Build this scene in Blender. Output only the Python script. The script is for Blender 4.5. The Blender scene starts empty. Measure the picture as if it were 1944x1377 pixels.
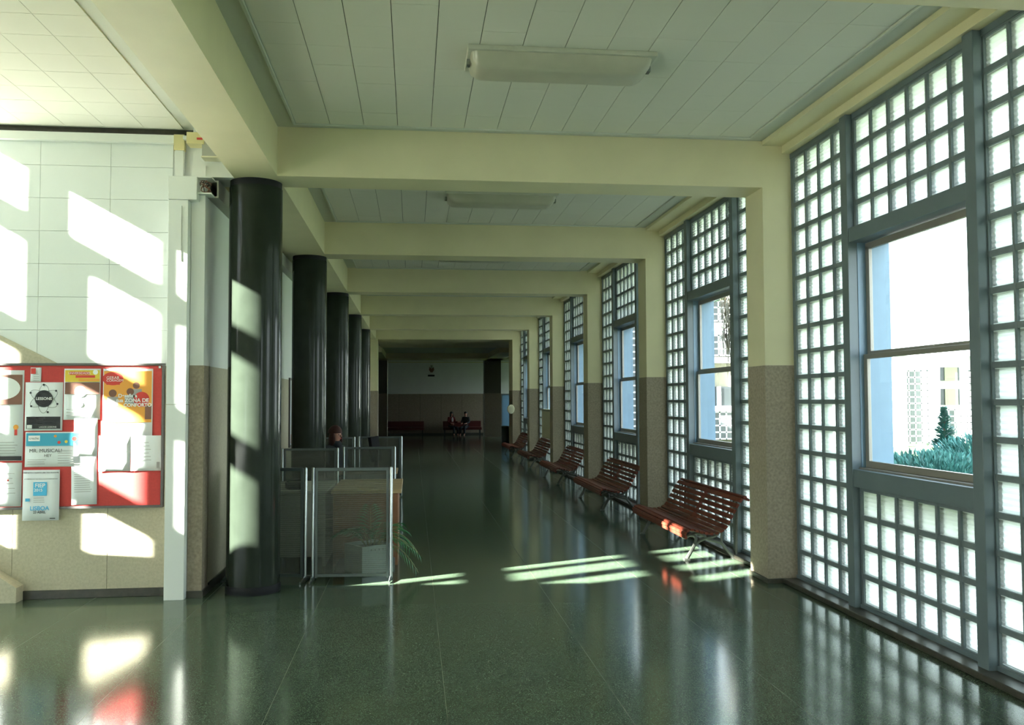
import bpy, bmesh, math, random
from mathutils import Vector, Matrix
random.seed(7)
S = bpy.context.scene
C = S.collection
PI = math.pi

# ------------------------------------------------------------------ camera, world, sun, exposure
F_PX, YAW, PITCH, ROLL, EYE = 1668.39, .1123, .0426, -.0039, 1.75
cd = bpy.data.cameras.new('camera')
cam = bpy.data.objects.new('camera', cd); C.objects.link(cam)
cd.sensor_width = 36.0; cd.lens = F_PX * 36.0 / 1944.0; cd.clip_end = 300
_f = Vector((math.sin(YAW) * math.cos(PITCH), math.cos(YAW) * math.cos(PITCH), math.sin(PITCH)))
_r = Vector((math.cos(YAW), -math.sin(YAW), 0)); _u = _r.cross(_f)
_r2 = _r * math.cos(ROLL) + _u * math.sin(ROLL); _u2 = _u * math.cos(ROLL) - _r * math.sin(ROLL)
_m = Matrix((_r2, _u2, -_f)).transposed().to_4x4(); _m.translation = (0, 0, EYE)
cam.matrix_world = _m
S.camera = cam

wd = bpy.data.worlds.new('world'); S.world = wd; wd.use_nodes = True
nt = wd.node_tree; nt.nodes.clear()
wo = nt.nodes.new('ShaderNodeOutputWorld'); bg = nt.nodes.new('ShaderNodeBackground')
tc = nt.nodes.new('ShaderNodeTexCoord'); sx = nt.nodes.new('ShaderNodeSeparateXYZ')
cr = nt.nodes.new('ShaderNodeValToRGB')
cr.color_ramp.elements[0].position = 0.0; cr.color_ramp.elements[0].color = (.93, .97, 1, 1)
cr.color_ramp.elements[1].position = 0.9; cr.color_ramp.elements[1].color = (.60, .78, 1, 1)
nt.links.new(tc.outputs['Generated'], sx.inputs[0]); nt.links.new(sx.outputs['Z'], cr.inputs[0])
nt.links.new(cr.outputs[0], bg.inputs['Color']); nt.links.new(bg.outputs[0], wo.inputs[0])
bg.inputs['Strength'].default_value = 5.2

SUN = Vector((1, .44, -.555)).normalized()
sl = bpy.data.lights.new('sun', 'SUN'); so = bpy.data.objects.new('sun', sl); C.objects.link(so)
sl.energy = 95; sl.color = (1, .95, .86); sl.angle = math.radians(.6)
so.rotation_euler = (-SUN).to_track_quat('Z', 'Y').to_euler()

S.view_settings.view_transform = 'Standard'; S.view_settings.look = 'None'
S.view_settings.exposure = 0.75; S.view_settings.gamma = 1.0; S.view_settings.use_curve_mapping = False
cy = S.cycles
cy.use_denoising = True; cy.max_bounces = 10; cy.diffuse_bounces = 6; cy.glossy_bounces = 4
cy.transmission_bounces = 6; cy.transparent_max_bounces = 16
cy.caustics_reflective = False; cy.caustics_refractive = False
cy.sample_clamp_indirect = 6.0

# ------------------------------------------------------------------ materials
def mat(name, col, rough=.6, metal=0, noise=0, nscale=8, bump=0, bscale=60, spec=.5, coat=0, col2=None, speck=None):
    m = bpy.data.materials.new(name); m.use_nodes = True
    n = m.node_tree.nodes; l = m.node_tree.links; p = n['Principled BSDF']
    p.inputs['Base Color'].default_value = (*col, 1); p.inputs['Roughness'].default_value = rough
    p.inputs['Metallic'].default_value = metal; p.inputs['Specular IOR Level'].default_value = spec
    if coat: p.inputs['Coat Weight'].default_value = coat; p.inputs['Coat Roughness'].default_value = .08
    t = n.new('ShaderNodeTexCoord')
    if noise or col2:
        nz = n.new('ShaderNodeTexNoise'); nz.inputs['Scale'].default_value = nscale; nz.inputs['Detail'].default_value = 6
        l.new(t.outputs['Object'], nz.inputs['Vector'])
        r = n.new('ShaderNodeValToRGB')
        r.color_ramp.elements[0].position = .3; r.color_ramp.elements[1].position = .7
        a = tuple(c * (1 - noise) for c in col) if not col2 else col2
        r.color_ramp.elements[0].color = (*a, 1); r.color_ramp.elements[1].color = (*[min(1, c * (1 + noise * .6)) for c in col], 1)
        l.new(nz.outputs['Fac'], r.inputs[0]); out = r.outputs[0]
        if speck:
            v = n.new('ShaderNodeTexVoronoi'); v.inputs['Scale'].default_value = speck[0]
            l.new(t.outputs['Object'], v.inputs['Vector'])
            r2 = n.new('ShaderNodeValToRGB'); r2.color_ramp.elements[0].position = speck[2]; r2.color_ramp.elements[1].position = speck[2] + .02
            r2.color_ramp.elements[0].color = (0, 0, 0, 1); r2.color_ramp.elements[1].color = (1, 1, 1, 1)
            sp = n.new('ShaderNodeSeparateColor'); l.new(v.outputs['Color'], sp.inputs[0]); l.new(sp.outputs[0], r2.inputs[0])
            mx = n.new('ShaderNodeMix'); mx.data_type = 'RGBA'
            l.new(r2.outputs[0], mx.inputs[0]); l.new(out, mx.inputs[6]); mx.inputs[7].default_value = (*speck[1], 1)
            out = mx.outputs[2]
        l.new(out, p.inputs['Base Color'])
    if bump:
        nz = n.new('ShaderNodeTexNoise'); nz.inputs['Scale'].default_value = bscale; nz.inputs['Detail'].default_value = 4
        l.new(t.outputs['Object'], nz.inputs['Vector'])
        b = n.new('ShaderNodeBump'); b.inputs['Strength'].default_value = bump; b.inputs['Distance'].default_value = .01
        l.new(nz.outputs['Fac'], b.inputs['Height']); l.new(b.outputs[0], p.inputs['Normal'])
    return m

M = {}
M['cream'] = mat('cream_paint', (.73, .66, .43), .5, noise=.05, nscale=2, bump=.05)
M['ceil'] = mat('ceiling_paint', (.54, .55, .48), .7, noise=.03, nscale=1.5)
M['white'] = mat('white_paint', (.80, .81, .78), .55, noise=.03, nscale=2)
M['dado'] = mat('dado_plaster', (.33, .27, .20), .75, noise=.25, nscale=40, bump=.25, bscale=180)
M['dadowall'] = mat('dado_stone', (.50, .45, .33), .7, noise=.12, nscale=45, bump=.2, bscale=150)
M['floor'] = mat('green_terrazzo', (.045, .070, .045), .13, noise=.22, nscale=5, spec=.46, speck=(230, (.13, .17, .12), .80))
M['strip'] = mat('divider_strip', (.15, .14, .09), .3)
M['base'] = mat('dark_baseboard', (.05, .045, .035), .35, noise=.3, nscale=20)
M['column'] = mat('dark_green_marble', (.021, .027, .020), .12, noise=.15, nscale=5, spec=.17)
M['blackring'] = mat('black_ring', (.010, .010, .012), .6, spec=.2)
M['steel'] = mat('grey_blue_paint', (.12, .155, .17), .38, noise=.08, nscale=4, bump=.03)
M['mortar'] = mat('grey_mortar', (.13, .16, .17), .55, noise=.1, nscale=20)
M['jamb'] = mat('blue_jamb_paint', (.17, .27, .36), .4, noise=.05)
M['sash'] = mat('brown_aluminium', (.27, .25, .22), .4, metal=.4)
M['wood'] = mat('varnished_slat', (.155, .030, .017), .42, noise=.35, nscale=9, spec=.35)
M['iron'] = mat('cast_iron_paint', (.085, .09, .08), .45, noise=.2, nscale=30, bump=.1)
M['alu'] = mat('aluminium', (.40, .43, .43), .25, metal=.9)
M['aludark'] = mat('aluminium_grey', (.11, .13, .13), .4, metal=.5)
M['red'] = mat('red_felt', (.52, .055, .05), .85, noise=.08, nscale=50)
M['boardframe'] = mat('board_frame', (.10, .09, .09), .4)
M['paper'] = mat('white_paper', (.78, .80, .82), .7)
M['ivory'] = mat('ivory_plastic', (.72, .68, .50), .45)
M['yellowbox'] = mat('yellowed_plastic', (.72, .63, .33), .5)
M['greybox'] = mat('grey_plastic', (.38, .38, .33), .5)
M['black'] = mat('black_plastic', (.015, .015, .018), .4)
M['desk'] = mat('desk_wood', (.30, .13, .065), .45, noise=.25, nscale=6)
M['desktop'] = mat('desk_top_wood', (.52, .36, .20), .45, noise=.15, nscale=6)
M['planter'] = mat('planter_white', (.50, .55, .57), .5)
M['frond'] = mat('palm_green', (.05, .22, .08), .5, noise=.4, nscale=12)
M['stalk'] = mat('palm_stalk', (.30, .30, .12), .5)
M['soil'] = mat('soil', (.05, .035, .025), .9)
M['lampbody'] = mat('lamp_frame', (.55, .54, .45), .5, noise=.1)
M['lens'] = mat('lamp_diffuser', (.47, .45, .35), .3, noise=.06, nscale=6)
M['sofa'] = mat('dark_red_vinyl', (.10, .012, .012), .5)
M['skin'] = mat('skin', (.52, .26, .18), .5)
M['hair'] = mat('auburn_hair', (.045, .010, .006), .8, noise=.3, nscale=40)
M['darkhair'] = mat('dark_hair', (.02, .014, .012), .5)
M['darkcloth'] = mat('dark_cloth', (.025, .03, .035), .9)
M['jeans'] = mat('denim', (.012, .015, .022), .9)
M['redcloth'] = mat('red_cloth', (.12, .012, .012), .9)
M['shirt'] = mat('white_shirt', (.45, .42, .42), .9)
M['extwhite'] = mat('exterior_render', (.80, .82, .84), .7, noise=.03)
M['extbeige'] = mat('exterior_beige', (.22, .20, .15), .8)
M['extblock'] = mat('exterior_glass_block', (.060, .066, .070), .35)
M['extglass'] = mat('exterior_dark_window', (.02, .024, .026), .2)
M['extpaint'] = mat('exterior_blue_white', (.20, .27, .29), .6)
M['juniper'] = mat('juniper_needles', (.07, .22, .19), .7, noise=.5, nscale=5)
M['bark'] = mat('bark', (.13, .09, .06), .9, noise=.4, nscale=20)
M['thatch'] = mat('dry_fronds', (.33, .28, .22), .9, noise=.3, nscale=10)
M['pillar'] = mat('dark_pillar_paint', (.13, .12, .095), .6)
M['gap'] = mat('dark_joint', (.06, .06, .05), .9)
M['matteblack'] = mat('matte_black', (.006, .006, .008), .9, spec=.1)
M['lawn'] = mat('lawn', (.10, .15, .05), .95, noise=.4, nscale=3)
M['concrete'] = mat('concrete', (.45, .45, .42), .8, noise=.15, nscale=5)
M['ink'] = mat('black_ink', (.02, .02, .025), .7)
M['inkw'] = mat('white_ink', (.85, .85, .85), .7)
M['cyan'] = mat('cyan_ink', (.08, .45, .75), .7)
M['blue'] = mat('blue_ink', (.05, .35, .52), .7)
M['orange'] = mat('orange_ink', (.80, .35, .06), .7)
M['redink'] = mat('red_ink', (.62, .05, .04), .7)
M['yellow'] = mat('yellow_ink', (.75, .55, .06), .7)
M['greyink'] = mat('grey_ink', (.35, .33, .33), .7)
M['brownink'] = mat('brown_ink', (.22, .10, .07), .7)

def tile_mat(name, col, step):
    """painted acoustic board with rows of tiny holes"""
    m = mat(name, col, .75, noise=.04, nscale=.9)
    n = m.node_tree.nodes; l = m.node_tree.links; p = n['Principled BSDF']
    t = n.new('ShaderNodeTexCoord'); s = n.new('ShaderNodeSeparateXYZ'); l.new(t.outputs['Object'], s.inputs[0])
    outs = []
    for ax in ('X', 'Y', 'Z'):
        a = n.new('ShaderNodeMath'); a.operation = 'MULTIPLY'; a.inputs[1].default_value = 2 * PI / step; l.new(s.outputs[ax], a.inputs[0])
        b = n.new('ShaderNodeMath'); b.operation = 'COSINE'; l.new(a.outputs[0], b.inputs[0]); outs.append(b)
    ad = n.new('ShaderNodeMath'); ad.operation = 'ADD'; l.new(outs[0].outputs[0], ad.inputs[0]); l.new(outs[1].outputs[0], ad.inputs[1])
    ad2 = n.new('ShaderNodeMath'); ad2.operation = 'ADD'; l.new(ad.outputs[0], ad2.inputs[0]); l.new(outs[2].outputs[0], ad2.inputs[1])
    r = n.new('ShaderNodeValToRGB'); r.color_ramp.elements[0].position = .55; r.color_ramp.elements[1].position = .8
    dv = n.new('ShaderNodeMath'); dv.operation = 'DIVIDE'; dv.inputs[1].default_value = 3; l.new(ad2.outputs[0], dv.inputs[0])
    r.color_ramp.elements[0].color = (1, 1, 1, 1); r.color_ramp.elements[1].color = (.55, .56, .52, 1)
    l.new(dv.outputs[0], r.inputs[0])
    src = p.inputs['Base Color'].links[0].from_socket
    mx = n.new('ShaderNodeMix'); mx.data_type = 'RGBA'; mx.blend_type = 'MULTIPLY'; mx.inputs[0].default_value = 1
    l.new(src, mx.inputs[6]); l.new(r.outputs[0], mx.inputs[7]); l.new(mx.outputs[2], p.inputs['Base Color'])
    return m
M['tile'] = tile_mat('ceiling_tile', (.69, .67, .58), .019)
M['wtile'] = tile_mat('wall_board', (.80, .82, .80), .017)

def glass_front(name='ribbed_glass', clear=False):
    m = bpy.data.materials.new(name); m.use_nodes = True
    n = m.node_tree.nodes; l = m.node_tree.links; n.clear()
    o = n.new('ShaderNodeOutputMaterial')
    tl = n.new('ShaderNodeBsdfTranslucent'); tl.inputs[0].default_value = (.95, .98, .94, 1) if clear else (.62, .67, .62, 1)
    rf = n.new('ShaderNodeBsdfTransparent'); rf.inputs[0].default_value = (.90, .95, .91, 1)
    gl = n.new('ShaderNodeBsdfGlossy'); gl.inputs['Roughness'].default_value = .12
    lw = n.new('ShaderNodeLayerWeight'); pw_ = n.new('ShaderNodeMath'); pw_.operation = 'POWER'; pw_.inputs[1].default_value = 4
    l.new(lw.outputs['Facing'], pw_.inputs[0]); fr = n.new('ShaderNodeMath'); fr.operation = 'MULTIPLY_ADD'; fr.inputs[1].default_value = .5; fr.inputs[2].default_value = .04
    l.new(pw_.outputs[0], fr.inputs[0])
    m1 = n.new('ShaderNodeMixShader'); m1.inputs[0].default_value = .16 if not clear else .72
    m2 = n.new('ShaderNodeMixShader')
    l.new(tl.outputs[0], m1.inputs[1]); l.new(rf.outputs[0], m1.inputs[2])
    l.new(fr.outputs[0], m2.inputs[0]); l.new(m1.outputs[0], m2.inputs[1]); l.new(gl.outputs[0], m2.inputs[2])
    l.new(m2.outputs[0], o.inputs[0]); return m
def clear_glass(name, tint, gloss=1.0):
    m = bpy.data.materials.new(name); m.use_nodes = True
    n = m.node_tree.nodes; l = m.node_tree.links; n.clear()
    o = n.new('ShaderNodeOutputMaterial')
    tr = n.new('ShaderNodeBsdfTransparent'); tr.inputs[0].default_value = (*tint, 1)
    gl = n.new('ShaderNodeBsdfGlossy'); gl.inputs['Roughness'].default_value = .02
    lw = n.new('ShaderNodeLayerWeight'); pw_ = n.new('ShaderNodeMath'); pw_.operation = 'POWER'; pw_.inputs[1].default_value = 4
    l.new(lw.outputs['Facing'], pw_.inputs[0]); fr = n.new('ShaderNodeMath'); fr.operation = 'MULTIPLY_ADD'; fr.inputs[1].default_value = .5 * gloss; fr.inputs[2].default_value = .03 * gloss
    l.new(pw_.outputs[0], fr.inputs[0])
    m2 = n.new('ShaderNodeMixShader'); l.new(fr.outputs[0], m2.inputs[0])
    l.new(tr.outputs[0], m2.inputs[1]); l.new(gl.outputs[0], m2.inputs[2]); l.new(m2.outputs[0], o.inputs[0]); return m
def poly_sheet():
    m = bpy.data.materials.new('twin_wall_polycarbonate'); m.use_nodes = True
    n = m.node_tree.nodes; l = m.node_tree.links; n.clear()
    o = n.new('ShaderNodeOutputMaterial')
    tr = n.new('ShaderNodeBsdfTransparent'); tr.inputs[0].default_value = (.80, .84, .80, 1)
    p = n.new('ShaderNodeBsdfPrincipled'); p.inputs['Base Color'].default_value = (.17, .17, .15, 1); p.inputs['Roughness'].default_value = .25
    t = n.new('ShaderNodeTexCoord'); s = n.new('ShaderNodeSeparateXYZ'); l.new(t.outputs['Object'], s.inputs[0])
    a = n.new('ShaderNodeMath'); a.operation = 'MULTIPLY'; a.inputs[1].default_value = 2 * PI / .02; l.new(s.outputs['Z'], a.inputs[0])
    b = n.new('ShaderNodeMath'); b.operation = 'SINE'; l.new(a.outputs[0], b.inputs[0])
    c = n.new('ShaderNodeMapRange'); c.inputs['From Min'].default_value = -1; c.inputs['To Min'].default_value = .2; c.inputs['To Max'].default_value = .42
    l.new(b.outputs[0], c.inputs[0])
    mx = n.new('ShaderNodeMixShader'); l.new(c.outputs[0], mx.inputs[0]); l.new(tr.outputs[0], mx.inputs[1]); l.new(p.outputs[0], mx.inputs[2])
    l.new(mx.outputs[0], o.inputs[0]); return m
M['gfront'] = glass_front('ribbed_glass', True); M['gback'] = glass_front('frosted_back', False); M['gside'] = mat('block_side', (.62, .68, .60), .5); M['pane'] = clear_glass('window_glass', (.93, .97, .96))
M['sheet'] = poly_sheet(); M['bluepane'] = glass_front('frosted_blue', False); M['bluepane'].node_tree.nodes['Translucent BSDF'].inputs[0].default_value = (.12, .165, .19, 1); M['bluepane'].node_tree.nodes['Transparent BSDF'].inputs[0].default_value = (.06, .10, .13, 1)

# ------------------------------------------------------------------ mesh helpers
class MB:
    def __init__(s): s.v = []; s.f = []; s.m = []
    def box(s, x0, y0, z0, x1, y1, z1, mi=0):
        b = len(s.v)
        s.v += [(x0, y0, z0), (x1, y0, z0), (x1, y1, z0), (x0, y1, z0), (x0, y0, z1), (x1, y0, z1), (x1, y1, z1), (x0, y1, z1)]
        s.f += [tuple(b + i for i in q) for q in ((0, 3, 2, 1), (4, 5, 6, 7), (0, 1, 5, 4), (1, 2, 6, 5), (2, 3, 7, 6), (3, 0, 4, 7))]
        s.m += [mi] * 6; return s
    def prism(s, pts, a, b_, axis='x', mi=0):
        """extrude polygon pts (2D in the other two axes) between a and b_ along axis"""
        n = len(pts); o = len(s.v)
        mk = {'x': lambda t, p: (t, p[0], p[1]), 'y': lambda t, p: (p[0], t, p[1]), 'z': lambda t, p: (p[0], p[1], t)}[axis]
        s.v += [mk(a, p) for p in pts] + [mk(b_, p) for p in pts]
        s.f += [tuple(o + i for i in range(n)), tuple(o + n + i for i in reversed(range(n)))]
        s.f += [(o + i, o + n + i, o + n + (i + 1) % n, o + (i + 1) % n) for i in range(n)]
        s.m += [mi] * (n + 2); return s
    def tube(s, pts, rad, n=8, flat=1.0, mi=0, closed=True):
        pts = [Vector(p) for p in pts]; o = len(s.v); k = len(pts)
        rad = rad if isinstance(rad, (list, tuple)) else [rad] * k
        ref = Vector((0, 0, 1))
        for i, p in enumerate(pts):
            t = (pts[min(i + 1, k - 1)] - pts[max(i - 1, 0)]).normalized()
            r = Vector((0, 1, 0)) if abs(t.y) < .8 else Vector((0, 0, 1))
            a = t.cross(r).normalized(); b = t.cross(a).normalized()
            for j in range(n):
                th = 2 * PI * j / n
                s.v.append(tuple(p + a * math.cos(th) * rad[i] + b * math.sin(th) * rad[i] * flat))
        for i in range(k - 1):
            for j in range(n):
                s.f.append((o + i * n + j, o + i * n + (j + 1) % n, o + (i + 1) * n + (j + 1) % n, o + (i + 1) * n + j)); s.m.append(mi)
        if closed:
            s.f.append(tuple(o + j for j in reversed(range(n)))); s.f.append(tuple(o + (k - 1) * n + j for j in range(n))); s.m += [mi, mi]
        return s
    def lathe(s, prof, cx=0, cy=0, n=24, mi=0):
        o = len(s.v)
        for r, z in prof:
            for j in range(n):
                th = 2 * PI * j / n; s.v.append((cx + r * math.cos(th), cy + r * math.sin(th), z))
        k = len(prof)
        for i in range(k - 1):
            for j in range(n):
                s.f.append((o + i * n + j, o + i * n + (j + 1) % n, o + (i + 1) * n + (j + 1) % n, o + (i + 1) * n + j)); s.m.append(mi)
        s.f.append(tuple(o + j for j in reversed(range(n)))); s.f.append(tuple(o + (k - 1) * n + j for j in range(n))); s.m += [mi, mi]
        return s
    def mesh(s, name, mats, smooth=False):
        me = bpy.data.meshes.new(name); me.from_pydata(s.v, [], s.f)
        for m in (mats if isinstance(mats, (list, tuple)) else [mats]): me.materials.append(m)
        me.polygons.foreach_set('material_index', s.m)
        if smooth: me.polygons.foreach_set('use_smooth', [True] * len(s.f))
        me.update(); return me
    def build(s, name, mats, parent=None, smooth=False, loc=None, bevel=0):
        return link(name, s.mesh(name, mats, smooth), parent, loc, bevel, smooth)
def link(name, me, parent=None, loc=None, bevel=0, smooth=False):
    o = bpy.data.objects.new(name, me); C.objects.link(o)
    if parent: o.parent = parent
    if loc: o.location = loc
    if bevel:
        b = o.modifiers.new('bevel', 'BEVEL'); b.width = bevel; b.segments = 2; b.limit_method = 'ANGLE'
    if smooth:
        e = o.modifiers.new('split', 'EDGE_SPLIT'); e.split_angle = math.radians(40)
    return o
def tag(o, label, cat, group=None):
    o['label'] = label; o['category'] = cat
    if group: o['group'] = group
    return o
def empty(name, loc=(0, 0, 0), rz=0):
    o = bpy.data.objects.new(name, None); C.objects.link(o); o.location = loc; o.rotation_euler = (0, 0, rz); o.empty_display_size = .1; return o
def thing(name, label, cat, loc=(0, 0, 0), rz=0, group=None): return tag(empty(name, loc, rz), label, cat, group)
def struct(o, label=None):
    o['kind'] = 'structure'
    if label: o['label'] = label
    return o
def box(name, m, x0, y0, z0, x1, y1, z1, parent=None, bevel=0): return MB().box(x0, y0, z0, x1, y1, z1).build(name, m, parent, bevel=bevel)
def copy_tree(o, parent=None):
    c = o.copy(); C.objects.link(c); c.parent = parent
    for ch in list(o.children): copy_tree(ch, c)
    return c
def smooth_path(pts, n=5):
    out = []; P = [Vector(p) for p in pts]
    for i in range(len(P) - 1):
        p0, p1, p2, p3 = P[max(i - 1, 0)], P[i], P[i + 1], P[min(i + 2, len(P) - 1)]
        for k in range(n):
            t = k / n
            out.append(.5 * ((2 * p1) + (p2 - p0) * t + (2 * p0 - 5 * p1 + 4 * p2 - p3) * t * t + (3 * p1 - p0 - 3 * p2 + p3) * t ** 3))
    out.append(P[-1]); return out

# ------------------------------------------------------------------ layout
Y1, BAY, DEP = 8.103, 4.3054, .43
XG, XP, XL, XL2 = 3.647, 3.359, -1.229, -1.632
HB, HC, HD = 3.796, 4.25, 2.072
XW = -1.88            # side wall behind the columns
YW = 8.32             # wall with the notice board
def YB(i): return Y1 + BAY * i

# ---- floor
fl = struct(empty('floor'), 'polished green terrazzo floor with thin divider strips')
box('floor_base', M['strip'], -7.6, -5.2, -.12, 6.8, 45, -.001, fl)
fp = MB().box(.002, .0006, -.02, .998, 2.1521, 0).mesh('floor_panel', M['floor'])
for ix in range(-8, 4):
    for iy in range(-3, 14):
        x = ix + .19; y = .0 + 2.1527 * iy + 1.64
        if x < -2.6 and y > 8.2: continue
        if y > 30.4: continue
        link('floor_panel', fp, fl, (x, y, 0))
box('floor_slab', M['floor'], -7.6, 31.779, -.02, 6.8, 45, .0, fl)

# ---- ceilings
tile = MB().box(.003, .0008, -.013, .2995, .3412, 0).mesh('ceiling_tile', M['tile'])
tileh = MB().box(.0018, .0018, -.010, .3402, .3402, 0).mesh('ceiling_tile', M['tile'])
def bead(mb, x0, y0, x1, y1, z, w=.03, h=.028):
    mb.box(x0 - w, y0 - w, z - h, x1 + w, y0, z); mb.box(x0 - w, y1, z - h, x1 + w, y1 + w, z)
    mb.box(x0 - w, y0, z - h, x0, y1, z); mb.box(x1, y0, z - h, x1 + w, y1, z)
for b in range(-2, 6):
    ya, yb = YB(b - 1) + DEP, YB(b)
    ce = struct(empty('ceiling', (0, 0, 0)), 'corridor ceiling bay of pale tiles framed by a thin moulding')
    box('ceiling_slab', M['ceil'], XL - .01, ya, HC, 4.0, yb, HC + .4, ce)
    x0, x1, y0, y1 = -1.045, 3.175, ya + .16, yb - .16
    mb = MB(); bead(mb, x0, y0, x1, y1, HC, .028, .03); mb.build('moulding', M['ceil'], ce, bevel=.006)
    nr = int(round((y1 - y0) / .342))
    box('tile_bed', M['gap'], x0, y0, HC - .0025, x1, y1, HC + .01, ce)
    if b in (0, 1):
        for i in range(14):
            for j in range(nr):
                xx = -1.045 + .3014 * i; yy = y1 - (y1 - y0) / nr * (j + 1)
                o = link('ceiling_tile', tile, ce, (xx, yy, HC - random.random() * .0015)); o.scale = (1, (y1 - y0) / nr / .342, 1)
    else:
        mb = MB()
        for i in range(14):
            for j in range(nr):
                xx = -1.045 + .3014 * i; h = (y1 - y0) / nr; yy = y1 - h * (j + 1)
                mb.box(xx + .003, yy + .0008, HC - .013, xx + .299, yy + h - .0008, HC)
        o = mb.build('ceiling_tile', M['tile'], ce); o['kind'] = 'stuff'
    # stepped cornice over the glass wall
    box('cornice', M['cream'], 3.36, ya, 4.205, 4.0, yb, HC + .02, ce, bevel=.004)
    box('cornice_step', M['cream'], 3.56, ya, 4.13, 4.0, yb, 4.21, ce, bevel=.004)
hc = struct(empty('ceiling'), 'hall ceiling of pale square boards')
box('ceiling_slab', M['ceil'], -4.0, -5.2, HC, XL2 + .01, YW + .01, HC + .4, hc)
for i in range(7):
    for j in range(16):
        xx = -2.432 - .342 * (i - 2) ; yy = 8.24 - .342 * (j + 1)
        if xx > -1.75 or yy < 2.6: continue
        link('ceiling_tile', tileh, hc, (xx - .342, yy, HC - random.random() * .001))
mb = MB()
for j in range(16): mb.box(-1.744 + .002, 8.24 - .342 * (j + 1) + .0015, HC - .010, XL2, 8.24 - .342 * j - .0015, HC)
for i in range(7):
    for j in range(16, 39):
        xx = -2.432 - .342 * (i - 2) - .342; yy = 8.24 - .342 * (j + 1); mb.box(xx + .0015, yy + .0015, HC - .01, xx + .3405, yy + .3405, HC)
o = mb.build('ceiling_tile', M['tile'], hc); o['kind'] = 'stuff'
box('gap_shade_strip', M['base'], -7.5, YW - .02, 4.205, XW, YW + .02, 4.25, hc)  # solid dark strip: the shade in the wall-top gap put in as colour

# ---- beams
for i in range(-2, 6):
    y = YB(i)
    struct(box('beam', M['cream'], XL - .005, y, HB, 4.0, y + (DEP if i < 5 else 4.65), HC + .3), 'cream cross beam spanning the corridor')
struct(box('beam', M['cream'], XL2, -5.2, HB, XL, YB(5), HC + .3), 'long cream beam running over the row of columns')
# aisle soffit behind the columns
struct(box('ceiling', M['cream'], XW - .02, YW + .31, HB + .02, XL2 + .01, YB(5), HC + .3), 'soffit over the aisle behind the columns')

# ---- pilasters between the windows
for i in range(-2, 5):
    p = struct(empty('pilaster', (0, YB(i), 0)), 'cream pilaster with rough brown dado between two glass block windows')
    MB().box(XP, 0, HD, 4.0, DEP, HB).build('upper_shaft', M['cream'], p)
    MB().box(XP - .004, -.004, 0, 4.0, DEP + .004, HD).build('dado', M['dado'], p)
    MB().box(XP - .018, -.018, 0, XG + .05, DEP + .018, .045).build('plinth', M['base'], p, bevel=.004)
# portal at the corridor's end: two piers and a deep passage
pp = struct(empty('wall_portal', (0, YB(5), 0)), 'end portal piers with brown dado and deep jambs')
for nm, x0, x1 in (('pier', XP, 4.2), ('pier', XW - .3, -1.185)):
    MB().box(x0, 0, HD, x1, 1.1, HB).build(nm, M['cream'], pp)
    MB().box(x0 - .004, -.004, 0, x1 + .004, 1.104, HD).build('dado', M['dado'], pp)
    MB().box(x0 - .015, -.015, 0, x1 + .015, 1.11, .05).build('plinth', M['base'], pp)

# ---- glass block windows
ROW0, RP, BH = .088, .2364, .197
def block_mesh(w, h):
    mb = MB(); d = .034; n = 12; e = .007
    ys = (e, w - e); prof = []
    for k in range(n + 1):
        z = e + (h - 2 * e) * k / n
        prof.append((z, .0045 if k % 2 else -.0010))
    o = len(mb.v)
    for z, x in prof: mb.v += [(x, ys[0], z), (x, w * .5, z), (x, ys[1], z)]
    for k in range(n):
        for c in range(2):
            a = o + k * 3 + c; mb.f.append((a, a + 3, a + 4, a + 1)); mb.m.append(0)
    # side walls of the hollow block and its ribbed back
    r = len(mb.v); e2 = e
    mb.v += [(0, e, e), (0, w - e, e), (0, w - e, h - e), (0, e, h - e), (.006, 0, 0), (.006, w, 0), (.006, w, h), (.006, 0, h), (d, 0, 0), (d, w, 0), (d, w, h), (d, 0, h)]
    for a, b_, m_ in ((0, 4, 1), (4, 8, 2)):
        for k in range(4):
            mb.f.append((r + a + k, r + a + (k + 1) % 4, r + b_ + (k + 1) % 4, r + b_ + k)); mb.m.append(m_)
    n2 = 10; o = len(mb.v)
    for k in range(n2 + 1): mb.v += [(d + (.004 if k % 2 else -.004), 0, h * k / n2), (d + (.004 if k % 2 else -.004), w, h * k / n2)]
    for k in range(n2): a = o + 2 * k; mb.f.append((a, a + 1, a + 3, a + 2)); mb.m.append(1)
    return mb
PANELS = lambda h: [(-1.10, 4, .2625, .232, 0, 17, 'L'), (-2.79, 6, .2605, .232, 0, 4, 'C'), (-2.79, 6, .2605, .232, 13, 17, 'C'), (-3.872, 4, .2435, .222, 0, 17, 'R')]
blk = {w: block_mesh(w, BH).mesh('glass_block', [M['gfront'], M['gback'], M['gside']]) for w in (.232, .222)}
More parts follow.
